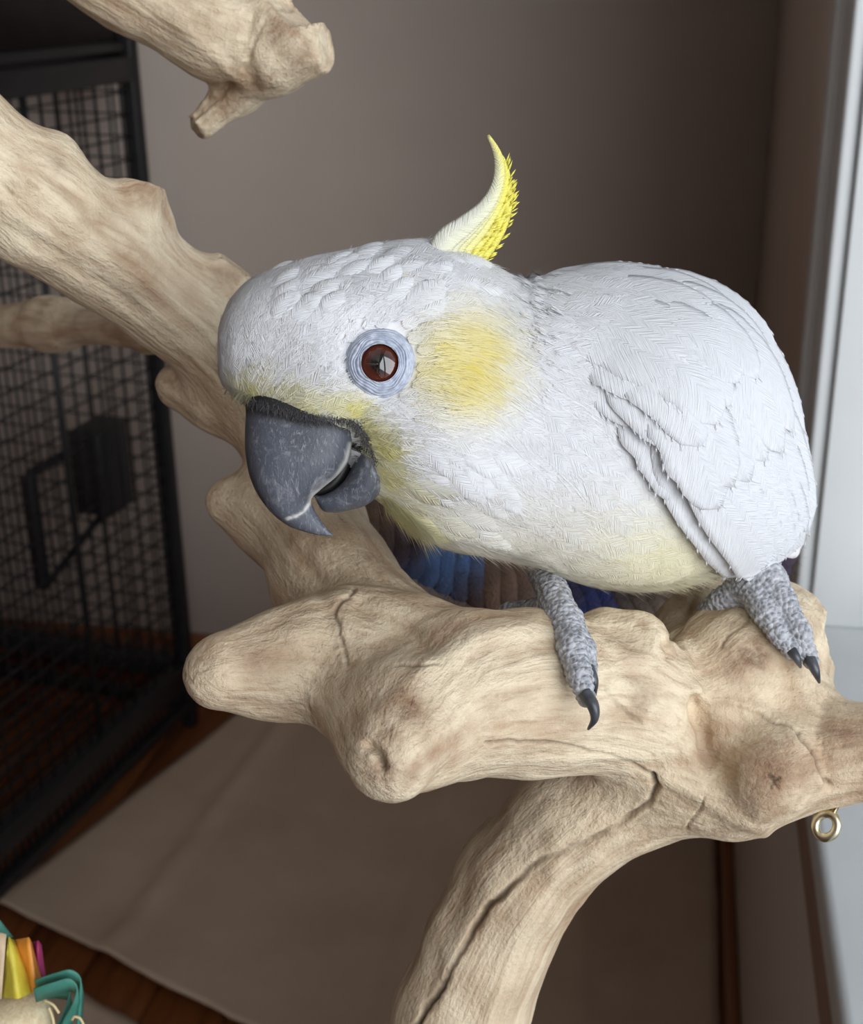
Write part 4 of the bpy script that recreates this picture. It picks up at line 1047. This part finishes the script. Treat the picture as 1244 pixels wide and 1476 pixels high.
# ---- feet
t = NT('grey_scaly_skin'); t.set(Roughness=.6)
vo = t.n('ShaderNodeTexVoronoi'); vo.inputs['Scale'].default_value = 620; t.l(t.coord(), vo.inputs['Vector'])
vd = vo.outputs['Distance']; nz = t.noise(60, 3)
base = t.mix(nz, srgb(104,106,114), srgb(138,140,150)); base = t.mix(t.math('MULTIPLY', vd, .95, True), base, srgb(206,207,212))
t.color(base); t.bump(vd, .0012, -.9 if False else .9); t.b.inputs['Normal'].links[0].from_node.invert = True; M['foot'] = t.m
t = NT('dark_claw'); t.set(Roughness=.3); t.color(t.ramp(t.noise(150,3), [(.3, srgb(36,36,40)), (.7, srgb(84,86,92))])); M['claw'] = t.m
def foot(toes, claws, voxel=.0007):
    pr = []
    for pts in toes:
        for a, b in zip(pts[:-1], pts[1:]): pr.append((P(*a[:3]), P(*b[:3]), a[3]*a[2]/F, b[3]*b[2]/F))
    V_, Q_ = surface_nets(pr, voxel, .0008); N_ = vnormals(V_, Q_)
    # ringed scutes across each toe
    best = np.full(len(V_), 1e9); al = np.zeros(len(V_))
    for pts in toes:
        acc = 0
        for a, b in zip(pts[:-1], pts[1:]):
            A3, B3 = P(*a[:3]), P(*b[:3]); ab = B3-A3; Ln = np.linalg.norm(ab); tt = np.clip((V_-A3)@ab/(Ln*Ln),0,1)
            d = np.linalg.norm(V_-A3-tt[:,None]*ab,axis=1); m = d < best; best[m] = d[m]; al[m] = (acc+tt*Ln)[m]; acc += Ln
    V_ = V_ + N_*(.00032*np.sin(al*2*np.pi/.0023)+.00025*vnoise(V_*500))[:,None]
    o = mesh_np('foot', V_, [Q_], M['foot'], bird, True, label='grey scaly foot gripping the branch')
    for pts in claws:
        pp = spline(np.array(pts,float), 14)
        MB().tube(Pv(pp[:,0],pp[:,1],pp[:,2]), pp[:,3]*pp[:,2]/F, 12).build('claw', M['claw'], o, True)
    return o
foot([[(782,815,.485,24),(800,862,.464,22),(812,892,.452,24)],
      [(812,892,.452,24),(825,935,.434,20),(836,975,.427,17),(845,1006,.424,14)],
      [(818,895,.452,20),(842,935,.438,15),(850,968,.433,12)],
      [(806,882,.456,20),(768,880,.478,15),(730,880,.488,12)]],
     [[(843,1000,.423,11),(855,1018,.420,9),(857,1036,.421,6),(848,1051,.425,2)],
      [(848,962,.431,9),(856,982,.429,7),(858,1002,.432,2)]])
foot([[(1062,812,.510,26),(1082,836,.490,32),(1100,852,.484,28)],
      [(1085,838,.490,30),(1108,838,.484,26),(1130,866,.476,17),(1154,912,.470,15),(1169,952,.469,12)],
      [(1088,850,.486,28),(1104,884,.475,18),(1122,914,.471,14),(1142,940,.470,12)],
      [(1072,850,.49,24),(1042,866,.494,18),(1018,882,.500,15)]],
     [[(1166,946,.468,9),(1175,966,.466,7),(1181,984,.468,2)],
      [(1140,936,.469,9),(1149,950,.467,6),(1154,962,.469,2)]])
# ================================================================== rope perch behind the bird
rp = spline(np.array([(505,735,.590,40),(565,772,.600,42),(650,815,.615,44),(745,848,.625,44),(850,866,.635,42),(950,872,.640,42),(1030,858,.645,42),(1085,828,.650,40),(1115,790,.655,38),(1118,755,.66,36)], float), 150)
rc_ = Pv(rp[:,0], rp[:,1], rp[:,2]); T_ = nrm(np.gradient(rc_, axis=0)); U0 = nrm(np.cross(T_, np.array([0,0,1.]))); V0 = np.cross(T_, U0)
rope = empty('rope_perch', rc_[5]-np.array([0,0,.014]), 'frayed multicoloured cotton rope slung between branches behind the cockatoo', 'rope')
t = NT('dyed_cotton'); t.set(Roughness=.95)
an_ = t.attr('along'); fz_ = t.noise(700, 3); pt_ = t.noise(70, 3)
dye = t.ramp(an_, [(0,srgb(84,64,52)),(.06,srgb(110,88,74)),(.10,srgb(84,68,80)),(.15,srgb(84,116,164)),(.22,srgb(92,122,172)),(.27,srgb(84,66,62)),(.34,srgb(128,102,88)),(.42,srgb(70,58,56)),(.50,srgb(34,44,92)),(.56,srgb(36,44,96)),(.60,srgb(74,64,58)),(.70,srgb(110,92,80)),(.76,srgb(70,40,96)),(.86,srgb(40,28,52)),(1.0,srgb(60,44,60))])
t.color(t.mix(t.math('MULTIPLY', t.math('SUBTRACT', pt_, .45, True), 2.0, True), dye, srgb(66,52,46))); t.bump(fz_, .001, .9); M['rope'] = t.m
LL = np.concatenate([[0], np.cumsum(np.linalg.norm(np.diff(rc_,axis=0),axis=1))])
for k in range(4):
    a = LL/.034*2*np.pi + k*np.pi/2; R_ = (rp[:,3]*rp[:,2]/F)*.52
    pts = rc_ + U0*(np.cos(a)*R_)[:,None] + V0*(np.sin(a)*R_)[:,None]
    mb = MB().tube(pts, R_*.92*(1+.06*np.sin(LL*700)), 12); n = 12
    al = np.concatenate([np.repeat(LL/LL[-1] + .03*(k-1.5)*.5, n), [0, 1]])
    V_ = np.vstack(mb.V)
    # stray cotton fibres
    f = Plume(); m = 1500; ii = RNG.integers(0, len(V_)-2, m); base = V_[ii]; rad = nrm(base - pts[np.minimum(ii//n, len(pts)-1)])
    d = nrm(rad*.7 + RNG.normal(0,.6,(m,3))); L_ = RNG.uniform(.003,.009,m)[:,None]; sd = nrm(np.cross(d, RNG.normal(0,1,(m,3))))*.00018
    Vf = np.stack([base-sd, base+sd, base+d*L_], 1).reshape(-1,3)
    mesh_np('rope_strand', np.vstack([V_, Vf]), [np.vstack(mb.F4), np.vstack([np.vstack(mb.F3), (np.arange(m)[:,None]*3+np.arange(3))+len(V_)])], M['rope'], rope, True, {'along': np.concatenate([np.clip(al,0,1), np.repeat(np.clip(al[ii],0,1),3)])})

# ================================================================== shredding toy hanging at the lower left
DT = .56
tz = P(-30,1420,DT); 
toy = empty('shredding_toy', P(10,1560,DT), 'hanging bird toy of folded coloured paper and a pale wooden spool', 'bird toy')
def paper_mat(name, c):
    t = NT(name); t.set(Roughness=.5); n = t.noise(60, 4, .6); t.color(t.ramp(n, [(.3, tuple(x*.78 for x in c[:3])+(1,)), (.7, c)])); t.bump(n, .002, .6); return t.m
def fold(name, mat, pts, faces, th=.0004):
    o = MB().add([P(u, v, DT+dz) for u, v, dz in pts], [f for f in faces if len(f) == 4], [f for f in faces if len(f) == 3]).build(name, mat, toy)
    o.modifiers.new('thickness', 'SOLIDIFY').thickness = th; s_ = o.modifiers.new('sub', 'SUBSURF'); s_.levels = s_.render_levels = 2; s_.subdivision_type = 'SIMPLE'; return o
MY = paper_mat('yellow_paper', srgb(224,206,70)); MO = paper_mat('orange_paper', srgb(236,156,62)); MM = paper_mat('magenta_paper', srgb(166,52,104)); MG = paper_mat('green_paper', srgb(70,138,122)); MBg = paper_mat('beige_paper', srgb(206,180,150))
fold('paper_fold', MY, [(13,1350,-.004),(1,1438,0),(26,1440,-.010),(50,1430,.004),(22,1356,.006)], [(0,1,2),(0,2,3),(0,3,4)])
fold('paper_fold', MO, [(20,1355,.006),(42,1351,.0),(52,1428,-.002),(62,1418,.008),(47,1360,.012),(26,1440,.012)], [(0,5,2,1),(1,2,3,4)])
fold('paper_fold', MM, [(44,1358,.014),(55,1356,.008),(60,1362,.012),(67,1414,.012),(54,1425,.010),(46,1420,.02)], [(0,5,4,1),(1,4,3,2)])
fold('paper_fold', MBg, [(-14,1340,-.004),(9,1347,-.004),(2,1440,-.006),(-20,1440,-.006)], [(0,3,2,1)])
fold('paper_fold', MG, [(-20,1312,.006),(0,1326,.006),(20,1351,.010),(8,1352,.004),(-20,1340,.004)], [(0,4,3,1),(1,3,2)])
def ribbon(path, w, mat):
    pp = spline(np.array(path, float), 40); C3 = Pv(pp[:,0], pp[:,1], DT+pp[:,2]); dv = nrm(nrm(C3-CAM)*.8 + ROT@np.array([.12,-.6,0]))
    V_ = np.stack([C3-dv*w*.5, C3+dv*w*.5], 1).reshape(-1,3); i = np.arange(39)[:,None]*2
    o = mesh_np('ribbon_fold', V_, [np.concatenate([i, i+1, i+3, i+2], 1)], mat, toy); o.modifiers.new('thickness','SOLIDIFY').thickness = .0006
ribbon([(52,1424,-.002),(82,1414,-.004),(106,1410,-.004),(115,1417,-.003),(116,1440,0),(113,1480,.004),(106,1540,.01)], .011, MG)
ribbon([(50,1436,-.006),(80,1426,-.008),(104,1422,-.008),(111,1430,-.007),(108,1450,-.004),(92,1482,0),(80,1540,.004)], .010, MG)
ribbon([(60,1432,.004),(85,1432,.004),(100,1436,.004),(98,1452,.004),(84,1484,.006)], .009, MG)
# pale wooden spool with rounded shoulder
t = NT('pale_balsa'); t.set(Roughness=.7); g = t.noise(1.0, 3, .6, t.coord((700,700,60)), .3); t.color(t.ramp(g, [(.3, srgb(206,184,146)), (.7, srgb(234,218,184))])); M['balsa'] = t.m
ctr0 = P(20,1470,DT+.006); zr = np.array([0,0,1.]); an = np.linspace(0,2*np.pi,40,endpoint=False)
rad_ = 56*DT/F; prof = [(.00001,.010),(.55*rad_,.0095),(.86*rad_,.006),(rad_,-.001),(rad_*1.02,-.012),(rad_*1.02,-.05),(.8*rad_,-.055),(.001,-.055)]
V_ = np.vstack([[ctr0 + zr*z + r*np.array([math.cos(a), math.sin(a), 0]) for a in an] for r, z in prof]); g = np.arange(len(prof)*40).reshape(-1,40); h_ = np.roll(g,-1,1)
mesh_np('wooden_spool', V_, [np.stack([g[:-1],g[1:],h_[1:],h_[:-1]],-1).reshape(-1,4)], M['balsa'], toy)
M['raffia'] = flat('raffia', srgb(214,196,150), .8)
for path in ([(64,1442,-.012),(76,1448,-.013),(85,1460,-.012)],[(104,1470,-.012),(106,1466,-.013),(114,1467,-.013),(121,1478,-.012)],[(70,1452,-.014),(76,1468,-.014),(78,1490,-.012)]):
    pp = spline(np.array(path, float), 16); MB().tube(Pv(pp[:,0],pp[:,1],DT+pp[:,2]), .0006, 6).build('raffia_strand', M['raffia'], toy, True)
# hanging cord up to the limb outside the picture
hang = P(-24,1440,DT+.006); a_, b_ = hang.copy(), hang+np.array([0,0,.6])
best = None
for z in np.linspace(.05,.55,200):
    q = hang+np.array([0,0,z])
    dmin = min(cone_d(q[None], a, b, ra, rb)[0] for a,b,ra,rb,_ in TREE)
    if best is None or dmin < best[0]: best = (dmin, z, q)
print('toy cord: gap to limb', best)
near_p = min(((cone_d(best[2][None], a, b, ra, rb)[0], a + np.clip(((best[2]-a)@(b-a))/((b-a)@(b-a)),0,1)*(b-a)) for a,b,ra,rb,_ in TREE), key=lambda x: x[0])[1]
MB().tube([hang-np.array([0,0,.04]), hang+np.array([0,0,best[1]*.8]), best[2]*.5+near_p*.5, near_p], .0016, 8).build('cord', M['raffia'], toy, True)
